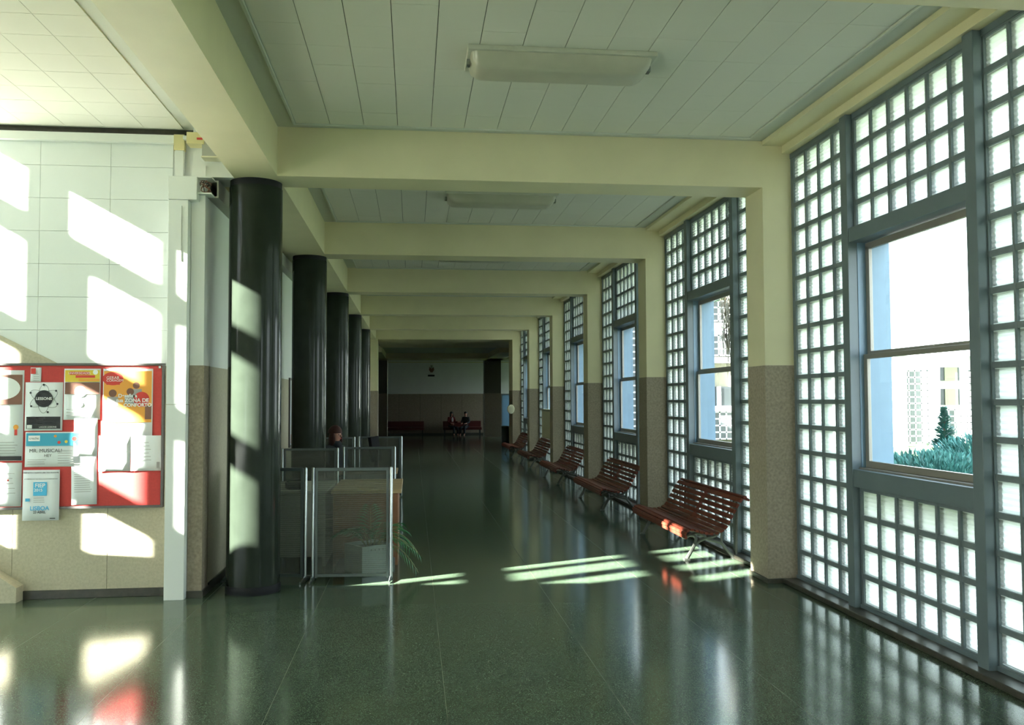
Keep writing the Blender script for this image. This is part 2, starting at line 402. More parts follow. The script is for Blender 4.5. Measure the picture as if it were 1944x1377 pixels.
def window_bay(idx, n):
    w = struct(empty('window_%d' % n, (XG, YB(idx), 0)), 'tall glass block window bay around a sash window')
    lat = MB(); fine = idx <= 3 and idx >= 0
    big = MB()
    ylo, yhi = -(BAY - DEP), 0
    # horizontal mortar bars and vertical ones
    cols = {}
    for (ys, nc, pitch, bw, r0, r1, tg) in PANELS(0):
        off = {'L': .02, 'C': .012, 'R': .008}[tg]
        y_a = ys + off
        for c in range(nc):
            y = y_a + pitch * c
            for r in range(r0, r1):
                z = ROW0 + RP * r
                if fine: link('glass_block', blk[bw], w, (.012 + random.random() * .002, y, z))
                else:
                    s = block_mesh(bw, BH); o = len(big.v)
                    big.v += [(v[0] + .012, v[1] + y, v[2] + z) for v in s.v]; big.f += [tuple(o + q for q in f) for f in s.f]; big.m += s.m
        y_end = y_a + pitch * nc
        hi = {'L': 0, 'C': -1.21, 'R': -2.90}[tg]
        za, zb = ROW0 + RP * r0 - .04, ROW0 + RP * r1
        prev = ys
        for c in range(nc + 1):
            a = y_a + pitch * (c - 1) + bw if c else ys; b_ = y_a + pitch * c if c < nc else hi
            lat.box(0, a, za, .09, b_, zb)
        for r in range(r0, r1 + 1):
            top = ROW0 + RP * r
            bot = top - (RP - BH) if r > r0 else za
            if r == r1: bot = ROW0 + RP * (r1 - 1) + BH; top = max(zb, bot + .03)
            lat.box(.001, ys, bot, .091, hi, top)
    lat.build('mortar_grid', M['mortar'], w)
    if not fine:
        o = big.build('glass_block', [M['gfront'], M['gback'], M['gside']], w); o['kind'] = 'stuff'
    box('mullion', M['steel'], -.060, -1.21, .03, .10, -1.10, 4.125, w, bevel=.004)
    box('mullion', M['steel'], -.068, -2.90, .03, .10, -2.79, 4.125, w, bevel=.004)
    box('header', M['steel'], -.052, -2.79, 3.045, .10, -1.21, 3.165, w, bevel=.004)
    box('sill', M['steel'], -.052, -2.79, 1.028, .10, -1.21, 1.17, w, bevel=.004)
    box('sill_lip', M['sash'], .0, -2.79, 1.17, .10, -1.21, 1.185, w)
    box('jamb', M['jamb'], .02, -1.216, 1.17, .30, -1.205, 3.045, w); box('jamb', M['jamb'], .02, -2.795, 1.17, .30, -2.784, 3.045, w)
    a, b_, c0, c1 = -2.784, -1.216, 1.185, 3.04
    for k, (z0, z1, x) in enumerate(((c0, 2.115, .055), (2.085, c1, .088))):
        sf = MB(); t = .055
        sf.box(x, a, z0, x + .03, b_, z0 + t); sf.box(x, a, z1 - (t if k else .04), x + .03, b_, z1)
        sf.box(x, a, z0 + t, x + .03, a + t, z1 - .03); sf.box(x, b_ - t, z0 + t, x + .03, b_, z1 - .03)
        s_ = sf.build('sash_frame', M['sash'], w, bevel=.003)
        box('pane', M['pane'], x + .013, a + t, z0 + t, x + .017, b_ - t, z1 - .03, s_)
    # outside reveal and surround
    ou = MB(); ou.box(.10, -1.20, 1.0, .30, -1.10, 3.2).box(.10, -2.9, 1.0, .30, -2.80, 3.2).box(.10, -2.9, 3.05, .30, -1.10, 3.2).box(.10, -2.9, 1.0, .34, -1.10, 1.14)
    ou.build('outer_surround', M['extpaint'], w)
    box('bottom_bar', M['steel'], -.012, ylo, .045, .09, yhi, .075, w)
    box('head_bar', M['steel'], -.006, ylo, 4.082, .09, yhi, 4.135, w)
    cu = MB(); cu.box(-.15, ylo, 0, .2, yhi, .045); cu.build('curb', M['base'], w, bevel=.008)
    return w
for k, i in enumerate(range(-2, 6)): window_bay(i, k + 1)
# curb and wall foot outside, plus roof edge
struct(box('wall_right', M['extwhite'], 3.76, -5.2, 4.14, 4.15, YB(5), 4.7), 'outer face over the windows')

# ---- left wall with notice board (faces the camera)
wl = struct(empty('wall_left', (0, 0, 0)), 'hall wall of white boards over a stone dado')
box('wall_core', M['white'], -7.6, YW + .02, 0, XW - .03, YW + .3, 7.5, wl)
xs = [-7.6, -7.05, -6.44, -5.82, -5.20, -4.59, -3.973, -3.360, -2.750, -2.20]
zt = 4.20; k = 0
while zt > HD + .02:
    zb = max(zt - .3005, HD)
    for a, b_ in zip(xs[:-1], xs[1:]):
        MB().box(a + .0015, YW, zb + .0015, b_ - .0015, YW + .02, zt - .0015).build('wall_board', M['wtile'], wl)
    zt = zb; k += 1
dx = [-7.6, -6.76, -5.95, -5.146, -4.34, -3.533, -2.726, -1.99]
for a, b_ in zip(dx[:-1], dx[1:]):
    MB().box(a + .002, YW - .012, .07, b_ - .002, YW + .02, HD).build('stone_panel', M['dadowall'], wl)
# dado that follows the stair up to the left
MB().prism([(-3.134, HD), (-7.6, 4.35), (-7.6, HD)], YW - .012, YW + .01, 'y').build('stair_dado', M['dadowall'], wl)
box('dado_cap', M['white'], -3.13, YW - .018, HD, -2.19, YW - .0, HD + .014, wl)
struct(box('baseboard_left', M['base'], -3.43, YW - .028, 0, -1.99, YW - .012, .075, bevel=.003), 'dark baseboard under the stone dado')
MB().prism([(-3.43, 0), (-3.43, .13), (-3.56, .22), (-4.4, .75), (-4.4, 0)], YW - .16, YW - .012, 'y').build('stair_stringer', M['dadowall'], wl)
# pier right of the board
pr = struct(empty('wall_pier'), 'short pier turning into the wall behind the columns')
box('upper_shaft', M['white'], -2.0, 8.19, HD, XW + .001, 8.42, HB + .1, pr)
box('dado', M['dado'], -2.0, 8.184, 0, XW + .006, 8.42, HD, pr)
box('plinth', M['base'], -2.0, 8.165, 0, XW + .02, 8.42, .06, pr)
box('lintel', M['white'], -2.0, 8.225, 3.90, XL2 + .01, 8.6, HC + .02, pr); box('lintel_soffit', M['white'], XW + .001, 8.225, 3.80, XL2 + .01, 8.6, 3.9, pr)
wa = struct(empty('wall_aisle'), 'wall behind the columns with brown dado')
box('upper_wall', M['white'], -2.4, 8.40, HD, XW, YB(5) + .1, HB + .1, wa)
box('dado', M['dadowall'], -2.4, 8.40, .0, XW + .006, YB(5), HD, wa)
box('plinth', M['base'], -2.4, 8.42, 0, XW + .02, YB(5), .08, wa)
# nearer hall surfaces and stairwell, outside the frame
struct(box('wall_back', M['white'], -7.6, -5.4, 0, 4.2, -5.2, 7.5))
struct(box('wall_stairwell', M['white'], -4.0, -5.2, HC + .05, -3.8, YW + .3, 7.5))
struct(box('ceiling', M['ceil'], -7.8, -5.4, 7.5, -3.8, YW + .3, 7.7))
st = struct(empty('wall_stair'), 'solid sloping parapet of the stair flight')
MB().prism([(8.3, 1.1), (8.3, 1.1), (7.9, 1.10), (6.96, 2.10), (6.06, 3.10), (5.06, 4.16), (3.0, 6.35), (1.0, 6.35), (1.0, 1.1)][1:], -6.05, -5.9, 'x').build('parapet', M['white'], st)
MB().prism([(7.9, 1.0), (3.2, 6.0), (3.2, 5.7), (7.6, 1.0)], -7.4, -6.05, 'x').build('flight', M['concrete'], st)
# stairwell window: bars whose shadows fall on the hall wall
ww = struct(empty('window_9', (-7.5, 0, 0)), 'tall multi pane stairwell window')
panes = [(a - 3.3, b_ - 3.3) for a, b_ in ((7.02, 7.30), (7.57, 7.88), (8.07, 8.47), (8.59, 9.01), (9.33, 9.69), (9.84, 10.32), (10.5, 11.1))]
mb = MB()
zb_ = [(.0, .6), (1.45, 1.62), (2.42, 2.62), (3.39, 3.61), (4.44, 4.68), (5.46, 5.68), (6.16, 7.5)]
for a, b_ in zb_: mb.box(-.06, 3.55, a, .06, 8.32, b_)
edges = [3.55] + [v for p_ in panes for v in p_] + [8.34]
for a, b_ in zip(edges[0::2], edges[1::2]): mb.box(-.06, a, 0, .06, b_, 7.5)
mb.box(-.06, 9.61 - 3.3, 0, .06, 9.69 - 3.3, 5.5)
mb.build('window_frame', M['white'], ww)
for a, b_ in zip(zb_[:-1], zb_[1:]):
    for y0, y1 in panes: box('pane', M['pane'], -.004, y0, a[1], .004, y1, b_[0], ww)
struct(box('wall_far_left', M['white'], -7.6, -5.4, 2.3, -7.44, 3.55, 7.5))
struct(box('wall_far_left', M['white'], -7.6, -5.4, 0, -7.44, 3.55, .5))
ww2 = struct(empty('window_10', (-7.5, 0, 0)), 'unseen low strip window added so sun off the floor brightens the hall ceiling')  # added out of view: its sun on the floor bounces up to the ceiling
mb = MB()
for k in range(10): mb.box(-.04, -5.2 + .97 * k, .5, .04, -5.12 + .97 * k, 2.3)
mb.build('window_frame', M['white'], ww2)
for k in range(9): box('pane', M['pane'], -.004, -5.12 + .97 * k, .5, .004, -4.23 + .97 * k, 2.3, ww2)

# ---- end hall
box_ = lambda nm, m, *a: struct(box(nm, m, *a))
box_('ceiling', M['ceil'], -6, YB(5) + 1.0, 3.86, 6.8, 45, 4.2)
eh = struct(empty('wall_end', (0, 44.8, 0)), 'far end wall, pale above and brown dado below')
MB().box(-6, 0, HD, 6.6, .2, 4.2).build('upper_wall', M['white'], eh); MB().box(-6, .01, 0, 4.5, .2, HD).build('wall_backing', M['base'], eh)
for k in range(10):
    a = -6 + 1.06 * k; b_ = min(a + 1.06, 4.5)
    if a < 4.45: MB().box(a + .006, -.012, .08, b_ - .006, .2, HD).build('stone_panel', M['dado'], eh)
MB().box(-6, -.02, 0, 4.5, .02, .09).build('plinth', M['base'], eh)
MB().box(-6, -.03, 3.66, 6.6, .0, 3.70).build('picture_rail', M['cream'], eh)
MB().box(5.1, -.012, 0, 6.6, .2, HD).build('dado', M['dado'], eh)
dr = struct(empty('door_1', (4.5, 44.8, 0)), 'bright glazed door at the far end')
MB().box(0, 0, .0, .6, .05, .05).box(0, 0, 2.0, .6, .05, HD).box(0, 0, .05, .04, .05, 2.0).box(.56, 0, .05, .6, .05, 2.0).build('door_frame', M['steel'], dr)
MB().box(.04, .02, .05, .56, .026, 2.0).build('pane', M['bluepane'], dr)
box_('wall_end_left', M['white'], -6.2, YB(5) + 4.6, 0, -6, 45, 4.2)
box_('wall_end_side', M['white'], -3.1, YB(5) + 1.0, 0, -3.0, YB(5) + 4.6, 4.2); box_('wall_end_side', M['white'], -3.1, YB(5) + .9, 0, XW - .2, YB(5) + 1.1, 4.2)
box_('wall_end_front', M['white'], -6.2, YB(5) + 4.5, 0, -3.0, YB(5) + 4.65, 4.2)
box_('wall_end_front', M['white'], 4.2, YB(5) + .9, 0, 6.8, YB(5) + 1.1, 4.2)
box_('wall_end_right', M['white'], 6.6, YB(5) + 1, 0, 6.8, 40.4, 4.2)
box_('wall_end_right', M['white'], 6.6, 37.5, 0, 6.8, 45, 1.0); box_('wall_end_right', M['white'], 6.6, 37.5, 2.9, 6.8, 45, 4.2)
w11 = struct(empty('window_11', (6.7, 43.6, 1.0)))
mb = MB().box(-.02, -6.1, 0, .02, 1.4, .06).box(-.02, -6.1, 1.84, .02, 1.4, 1.9)
for k in range(6): mb.box(-.02, -6.1 + 1.49 * k, .06, .02, -6.04 + 1.49 * k, 1.84)
mb.build('window_frame', M['steel'], w11)
for k in range(5): MB().box(-.003, -6.04 + 1.49 * k, .06, .003, -4.61 + 1.49 * k, 1.84).build('pane', M['pane'], w11)
for x0, x1 in ((3.36, 4.15), (-1.95, -1.2)):
    p = struct(empty('pillar', (0, 41.5, 0)), 'square dark pillar of the end hall')
    MB().box(x0, 0, HD, x1, .6, 3.86).build('upper_shaft', M['pillar'], p)
    MB().box(x0 - .005, -.005, 0, x1 + .005, .605, HD).build('dado', M['dado'], p)
    box_('beam', M['cream'], x0, YB(5) + 4.65, 3.62, x1, 41.5, 3.87)
    box('edge_strip', M['alu'], *( (x0 - .03, -.02, 0, x0 - .005, .0, 3.6) if x0 > 0 else (x1 + .005, -.02, 0, x1 + .03, 0, 3.6)), p)
box_('beam', M['cream'], -6, 39.5, 3.62, 6.6, 41.5, 3.87)

# ================================================================== THINGS
# ---- columns
ordn = ['nearest', 'second', 'third', 'fourth', 'fifth']
colt = ['dark polished round column with bright sun patches, nearest of the row',
        'dark polished round column behind the sunlit one, second in the row',
        'dark round column third along the row, behind the seated woman',
        'dark round column fourth along the row, mostly hidden by the third',
        'dark round column last of the row, beside the end portal']
for i in range(5):
    c = thing('column', colt[i], 'column', (-1.465, 8.405 + BAY * i, 0), 0, 'round dark columns along the corridor')
    MB().lathe([(.247, 0), (.247, .07), (.243, .075)], n=48).build('base_ring', M['blackring'], c, smooth=True)
    MB().lathe([(.241, .07), (.241, HB - .06)], n=64).build('shaft', M['column'], c, smooth=True)
    MB().lathe([(.235, HB - .06), (.235, HB + .001)], n=48).build('neck_ring', M['blackring'], c, smooth=True)

# ---- ceiling lights
ll = ['long ceiling light with yellowed diffuser, nearest of the row', 'ceiling light in the second bay, half behind the first cross beam',
      'ceiling light of the third bay hidden by beams', 'ceiling light of the fourth bay hidden by beams', 'ceiling light of the last bay hidden by beams']
for i in range(0, 3):
    c = thing('ceiling_light', ll[i], 'ceiling light', (1.06, 6.25 + BAY * i, HC - .011), 0, 'ceiling lights')
    MB().box(-.68, -.22, -.035, .68, .22, 0).build('mounting_frame', M['lampbody'], c, bevel=.006)
    me = MB(); prof = [(.655, .195, -.035), (.64, .18, -.09), (.60, .15, -.125), (.56, .11, -.138)]
    rings = []
    for hx, hy, z in prof:
        rings.append(len(me.v)); r = .05
        for (sx_, sy_, a0) in ((1, 1, 0), (-1, 1, PI / 2), (-1, -1, PI), (1, -1, 1.5 * PI)):
            for q in range(4):
                th = a0 + q * PI / 6; me.v.append((sx_ * (hx - r) + r * math.cos(th), sy_ * (hy - r) + r * math.sin(th), z))
    for a, b_ in zip(rings[:-1], rings[1:]):
        for j in range(16): me.f.append((a + j, a + (j + 1) % 16, b_ + (j + 1) % 16, b_ + j)); me.m.append(0)
    me.f.append(tuple(rings[-1] + j for j in range(16))); me.m.append(0)
    me.build('diffuser', M['lens'], c, smooth=True)
    for s_ in (-1, 1): MB().box(s_ * .665 - .012, -.03, -.075, s_ * .665 + .012, .03, -.03).build('clip', M['alu'], c)

# ---- benches
prof = [(-.313, .272), (-.318, .312), (-.287, .343), (-.240, .352), (-.190, .338), (-.138, .322), (-.083, .310), (-.026, .305), (.030, .312), (.086, .334),
        (.130, .370), (.163, .420), (.196, .480), (.230, .540), (.264, .598), (.305, .655), (.352, .690), (.385, .664)]
SL = 2.26
slat = MB(); w2, t2 = .0185, .0105
slat.prism([(-w2, -t2), (-w2 * .8, -t2 * 1.25), (w2 * .8, -t2 * 1.25), (w2, -t2), (w2, t2 * .6), (w2 * .7, t2), (-w2 * .7, t2), (-w2, t2 * .6)], -SL / 2, SL / 2, 'y')
slat_me = slat.mesh('slat', M['wood'])
def iron_side(y):
    mb = MB()
    def tb(pts, r, fl=1.0): 
        sp = smooth_path([(p[0], y, p[1]) for p in pts], 5); k = len(sp)
        rr = r * 1.2 if not isinstance(r, tuple) else [1.2 * (r[0] + (r[1] - r[0]) * j / (k - 1)) for j in range(k)]
        mb.tube(sp, rr, 8, fl)
    # rail under slats
    tb([(p[0] * 1.0 + (.012 if p[1] > .36 and p[0] > .1 else 0), p[1] - (.020 if p[0] < .1 else .012)) for p in prof[1:17]], .010, .9)
    # front leg: S curve with scroll
    tb([(-.300, .262), (-.262, .238), (-.215, .262), (-.165, .262), (-.140, .225), (-.150, .168), (-.185, .105), (-.222, .045), (-.242, .012)], (.013, .019))
    mb.box(-.275, y - .03, 0, -.212, y + .03, .014)
    tb([(-.160, .165), (-.095, .205), (-.02, .232), (.055, .245), (.110, .275), (.160, .335)], (.017, .014))
    tb([(-.20, .262), (-.13, .285), (-.06, .262), (.0, .215), (.08, .195), (.150, .170), (.205, .105), (.262, .045), (.295, .010)], (.012, .018))
    tb([(.172, .345), (.150, .262), (.155, .170), (.19, .115)], .012)
    mb.box(.265, y - .03, 0, .325, y + .03, .014)
    tb([(.335, .650), (.330, .45), (.322, .25), (.318, .012)], (.012, .014))
    # little scroll rings
    for cx, cz, r in ((-.105, .278, .022), (.150, .300, .020)):
        mb.tube([(cx + r * math.cos(a * PI / 6), y, cz + r * math.sin(a * PI / 6)) for a in range(13)], .006, 6)
    return mb
def make_bench():
    b = empty('park_bench')
    for k, (x, z) in enumerate(prof):
        x0, z0 = prof[max(k - 1, 0)]; x1, z1 = prof[min(k + 1, len(prof) - 1)]
        an = math.atan2(z1 - z0, x1 - x0)
        o = link('slat', slat_me, b, (x, 0, z)); o.rotation_euler = (0, -an, 0); o.scale = (1.3 if k >= 9 and k < 16 else 1, 1, 1)
    for y in (-.93, .93): iron_side(y).build('iron_frame', M['iron'], b, smooth=True)
    mb = MB(); sp = smooth_path([(p[0] + (.014 if p[0] > .1 else 0), .0, p[1] - (.018 if p[0] < .1 else .006)) for p in prof[1:17]], 3)
    mb.tube(sp, .022, 6, .35); mb.build('middle_strap', M['wood'], b)
    mb = MB(); mb.tube([(-.02, -.93, .225), (-.02, .93, .225)], .008, 6); mb.build('tie_rod', M['iron'], b)
    return b
bl = ['slatted red-brown bench with sun on its front slats, nearest of the row', 'slatted bench beside the second pilaster, all in shade',
      'slatted bench third along the glass block wall', 'slatted bench fourth along the wall, below the cream panel', 'slatted bench at the end, beside the portal and the bin']
b0 = make_bench()
for i in range(5):
    b = b0 if i == 0 else copy_tree(b0)
    b.location = (3.215, 10.33 + BAY * i, 0)
    tag(b, bl[i], 'bench', 'slatted benches under the windows')

# ---- partition screens
def screen(x0, y0, x1, y1, h, label, feet=True):
    L = math.hypot(x1 - x0, y1 - y0); a = math.atan2(y1 - y0, x1 - x0)
    s = thing('partition_screen', label, 'screen', (x0, y0, 0), a, 'low translucent screens around the desk')
    for x in (.02, L - .02):
        MB().lathe([(.010, .02), (.016, .025), (.016, h - .012), (.010, h)], x, 0, 16).build('post', M['alu'], s, smooth=True)
        MB().box(x + (.02 if x < .1 else -.045), -.014, .03, x + (.045 if x < .1 else -.02), .014, h - .01).build('edge_profile', M['aludark'], s, bevel=.002)
        mb = MB(); mb.tube([(x, .16, .012), (x, .1, .022), (x, 0, .035), (x, -.1, .022), (x, -.16, .012)], [.008, .011, .014, .011, .008], 8, 1.6)
        mb.build('foot', M['alu'], s, smooth=True)
    MB().box(.045, -.013, h - .035, L - .045, .013, h - .005).build('top_rail', M['aludark'], s, bevel=.002)
    MB().box(.045, -.013, .04, L - .045, .013, .07).build('bottom_rail', M['aludark'], s, bevel=.002)
    MB().box(.045, -.004, .07, L - .045, .004, h - .035).build('ribbed_sheet', M['sheet'], s)
    return s
screen(-.985, 8.77, -.192, 8.71, 1.10, 'translucent ribbed screen in front of the potted palm')
screen(-1.82, 8.93, -1.02, 8.78, 1.10, 'translucent screen running behind the sunlit column')
screen(-.985, 12.62, -.235, 12.58, 1.10, 'translucent screen just in front of the seated woman and monitor')
screen(-1.80, 12.40, -1.01, 12.35, 1.10, 'translucent screen in the middle row, behind the second column')
screen(-.985, 16.2, -.185, 16.15, 1.10, 'farthest translucent screen, beyond the monitor')
screen(-1.82, 16.0, -1.02, 16.0, 1.10, 'farthest row screen beside the third column')

# ---- desks
dk = thing('reception_desk', 'brown wooden desk with tan top behind the front screens', 'desk', (-.5, 9.95, 0))
MB().box(-.36, -.45, .76, .38, .85, .80).build('desk_top', M['desktop'], dk, bevel=.005)
MB().box(-.34, -.43, 0, -.31, .83, .76).build('side_panel', M['desk'], dk); MB().box(.31, -.43, 0, .34, .83, .76).build('side_panel', M['desk'], dk)
MB().box(-.31, -.43, .08, .31, -.40, .76).build('front_panel', M['desk'], dk)
MB().box(-.31, .2, .3, .31, .22, .76).build('modesty_panel', M['desk'], dk)
d2 = thing('office_desk', 'pale desk carrying the monitor behind the middle screen', 'desk', (-.62, 13.1, 0))
MB().box(-.42, -.38, .70, .40, .38, .73).build('desk_top', M['desktop'], d2, bevel=.004)
for x in (-.39, .34):
    for y in (-.35, .32): MB().box(x, y, 0, x + .035, y + .035, .70).build('leg', M['aludark'], d2)
mo = thing('monitor', 'black flat monitor seen edge-on above the middle screen', 'monitor', (-.50, 12.95, .73), math.radians(79))
MB().box(-.12, -.09, 0, .12, .09, .015).build('stand_base', M['black'], mo, bevel=.004)
MB().prism([(-.0, .01), (.05, .01), (.035, .3), (-.005, .3)], -.03, .03, 'x').build('neck', M['black'], mo)
o = MB().box(-.24, -.025, .14, .24, .02, .50).build('display', M['matteblack'], mo, bevel=.006); o.rotation_euler = (math.radians(-9), 0, 0)
ph = thing('telephone', 'small dark telephone on the wooden desk, glimpsed beside the column', 'telephone', (-1.27, 9.75, .80), .4)
MB().prism([(-.09, 0), (.09, 0), (.09, .07), (-.09, .03)], -.08, .08, 'x').build('body', M['black'], ph, bevel=.004)
mb = MB(); mb.tube([(-.09, -.02, .09), (-.06, -.02, .1), (.06, -.02, .1), (.09, -.02, .09)], [.024, .014, .014, .024], 8); mb.build('handset', M['black'], ph, smooth=True)
d3 = thing('side_desk', 'grey side desk under the telephone, beside the column', 'desk', (-1.35, 9.95, 0))
MB().box(-.28, -.45, .77, .45, .75, .80).build('desk_top', M['greybox'], d3, bevel=.004)
MB().box(-.26, -.43, 0, -.23, .73, .77).build('side_panel', M['greybox'], d3); MB().box(.40, -.43, 0, .43, .73, .77).build('side_panel', M['greybox'], d3)
MB().box(-.23, -.4, .1, .40, -.38, .77).build('front_panel', M['greybox'], d3)

# ---- planter and palm
pl = thing('planter_box', 'white square planter behind the front screen, corner towards us', 'planter', (-.50, 8.90, 0), math.radians(33))
W_ = .36
mb = MB(); t = .02
mb.box(0, 0, .01, W_, t, .295).box(0, W_ - t, .01, W_, W_, .295).box(0, t, .01, t, W_ - t, .295).box(W_ - t, t, .01, W_, W_ - t, .295).box(t, t, .01, W_ - t, W_ - t, .03)
mb.build('planter_shell', M['planter'], pl, bevel=.003)
for k in range(5): MB().box(.10 + .045 * k, -.002, .245, .108 + .045 * k, .004, .262).build('slot', M['black'], pl)
MB().box(t, t, .03, W_ - t, W_ - t, .26).build('soil', M['soil'], pl)
pt = thing('potted_palm', 'feathery green palm growing from the white planter', 'plant', (-.42, 9.16, .25))
def frond(az, length, rise, droop, rootr=.05):
    mb = MB(); ln = []; n = 12
    for k in range(n + 1):
        s = k / n; d = length * s
        x = rootr + d * math.cos(rise) + .0; z = d * math.sin(rise) - droop * s * s * length
        ln.append(Vector((x * math.cos(az), x * math.sin(az), z)))
    mb.tube(ln, [.006 * (1 - .7 * k / n) for k in range(n + 1)], 5, mi=1)
    side = Vector((-math.sin(az), math.cos(az), 0))
    for k in range(3, n + 1):
        for q in (0,):
            if k == n and q: continue
            p = ln[k] if not q else ln[k].lerp(ln[min(k + 1, n)], q)
            tdir = (ln[min(k + 1, n)] - ln[k - 1]).normalized()
            ll_ = .19 * (1 - abs((k - n * .55) / n) * 1.1)
            for sg in (-1, 1):
                d = (side * sg * .75 + tdir * .65 + Vector((0, 0, -.25))).normalized()
                m1 = p + d * ll_ * .5 + Vector((0, 0, .006)); e = p + d * ll_ + Vector((0, 0, -.02))
                wv = tdir * .0075; o = len(mb.v)
                mb.v += [tuple(p), tuple(m1 + wv), tuple(e), tuple(m1 - wv)]; mb.f.append((o, o + 1, o + 2, o + 3)); mb.m.append(0)
    return mb
fr = [(-.5, .62, .9, .75), (-.15, .60, .75, .8), (.4, .6, 1.0, .6), (1.2, .55, 1.1, .5), (2.2, .6, 1.0, .6), (2.9, .58, .95, .6), (3.6, .5, 1.1, .5),
      (-1.1, .42, 1.15, .5), (-.35, .66, 1.15, .55), (0.1, .72, .95, .9), (4.3, .4, 1.2, .4), (1.7, .5, 1.35, .2), (-.25, .52, .55, 1.0)]
for k, a in enumerate(fr): frond(*a).build('frond', [M['frond'], M['stalk']], pt)

# ---- notice board and papers
YBF = 8.262
nb = thing('notice_board', 'red felt notice board in a thin dark frame on the hall wall', 'notice board', (-3.1, YW, 0))
MB().box(-.82, -.040, .815, .835, -.012, 2.075).build('felt', M['red'], nb)
mb = MB(); mb.box(-.845, -.052, .795, .86, -.012, .817).box(-.845, -.052, 2.073, .86, -.012, 2.095).box(-.845, -.052, .817, -.822, -.012, 2.073).box(.838, -.052, .817, .86, -.012, 2.073)
mb.build('board_frame', M['boardframe'], nb, bevel=.003)
for x in (-.80, .81): MB().box(x, -.054, 2.05, x + .02, -.038, 2.07).build('clip', M['alu'], nb)
def sheet(x0, z0, x1, z1, name, label, cat='poster', m='paper', rot=0, y=8.277, group='papers on the notice board'):
    o = thing(name, label, cat, (x0, y, z0), 0, group); o.rotation_euler = (0, rot, 0)
    w, h = x1 - x0, z1 - z0
    # slightly curled paper
    mb = MB(); n = 4
    for i in range(n + 1):
        for j in range(n + 1):
            u, v = i / n, j / n; mb.v.append((w * u, -.0015 - .005 * (2 * u - 1) ** 2 * (1 - v) ** 2, h * v))
    for i in range(n):
        for j in range(n):
            a = i * (n + 1) + j; mb.f.append((a, a + n + 1, a + n + 2, a + 1)); mb.m.append(0)
    p = mb.build('paper_sheet', M[m], o, smooth=True); so_ = p.modifiers.new('solid', 'SOLIDIFY'); so_.thickness = .001
    o['w'] = w; o['h'] = h; return o
YF = -.0085
def pbox(o, u0, v0, u1, v1, m, name='printed_block', d=0):
    w, h = o['w'], o['h']; return MB().box(u0 * w, YF - d, v0 * h, u1 * w, YF - d + .0006, v1 * h).build(name, M[m], o)
def pdisc(o, u, v, r, m, name='printed_disc', d=0, rx=1, n=28):
    w, h = o['w'], o['h']; return MB().prism([(u * w + r * rx * math.cos(2 * PI * k / n), v * h + r * math.sin(2 * PI * k / n)) for k in range(n)], YF - d, YF - d + .0006, 'y').build(name, M[m], o)
def ptext(o, s, u, v, size, m, d=.0008, align='CENTER', rot=0, bold=.0, sx_=1):
    cu = bpy.data.curves.new('lettering', 'FONT'); cu.body = s; cu.size = size; cu.align_x = align; cu.align_y = 'CENTER'; cu.extrude = .0003; cu.offset = bold
    cu.materials.append(M[m]); t = bpy.data.objects.new('lettering', cu); C.objects.link(t); t.parent = o
    t.location = (u * o['w'], YF - d, v * o['h']); t.rotation_euler = (PI / 2, rot, 0); t.scale = (sx_, 1, 1)
    bpy.context.view_layer.update(); me = bpy.data.meshes.new_from_object(t.evaluated_get(bpy.context.evaluated_depsgraph_get()))
    q = link('lettering', me, o, t.location); q.rotation_euler = t.rotation_euler; q.scale = t.scale; bpy.data.objects.remove(t); return q
def lines(o, u0, u1, v0, v1, n, m='greyink', name='text_line'):
    mb = MB(); w, h = o['w'], o['h']
    for k in range(n):
        v = v1 - (v1 - v0) * k / max(n - 1, 1); e = u1 - random.random() * .2 * (u1 - u0)
        mb.box(u0 * w, YF, v * h, e * w, YF + .0006, v * h + .004)
    mb.build(name, M[m], o)
def ring(o, u, v, rx, rz, ang, m, name='ellipse_outline'):
    w, h = o['w'], o['h']; mb = MB(); ca, sa = math.cos(ang), math.sin(ang)
    mb.tube([(u * w + rx * math.cos(a) * ca - rz * math.sin(a) * sa, YF, v * h + rx * math.cos(a) * sa + rz * math.sin(a) * ca) for a in [2 * PI * k / 32 for k in range(33)]], .0013, 4)
    return mb.build(name, M[m], o)
# black and white lessons poster
p = sheet(-3.434, 1.492, -3.114, 1.924, 'lessons_poster', 'black and white poster with a dark ball ringed by orbits reading LESSONS')
pdisc(p, .5, .66, .076, 'ink', 'dark_ball')
for k in range(3): ring(p, .5, .66, .128, .050, PI * k / 3 + .5, 'ink')
for a in (.6, 1.6, 2.7, 3.7, 5.0, 5.9): pdisc(p, .5 + .125 * math.cos(a) / .32, .66 + .125 * math.sin(a) / .432, .009, 'ink', 'dot')
ptext(p, 'LESSONS', .5, .66, .034, 'inkw', .0012, bold=.0008)
pbox(p, .05, .04, .95, .29, 'ink'); ptext(p, 'LAGOS LESSONS', .62, .075, .020, 'inkw', .0012); lines(p, .08, .55, .15, .26, 4, 'inkw')
pbox(p, .07, .05, .2, .12, 'inkw', d=.0008)
# blue topped horizontal sheet
p = sheet(-3.426, 1.171, -2.961, 1.480, 'event_poster', 'white landscape poster with a blue band along its top')
pbox(p, .02, .60, .98, .97, 'blue', 'blue_band'); pbox(p, .06, .74, .27, .90, 'inkw', 'logo_box', .0006)
ptext(p, 'creche', .165, .82, .03, 'ink', .0014); pdisc(p, .55, .88, .012, 'orange', d=.0006); pdisc(p, .62, .7, .014, 'redink', d=.0006); pdisc(p, .75, .72, .013, 'yellow', d=.0006); pdisc(p, .9, .8, .02, 'redink', d=.0006)
ptext(p, 'MR. MUSICAL!', .38, .46, .045, 'ink'); ptext(p, 'HEY', .42, .32, .035, 'ink')
lines(p, .05, .40, .08, .2, 3, 'greyink'); lines(p, .6, .9, .1, .45, 6, 'greyink')
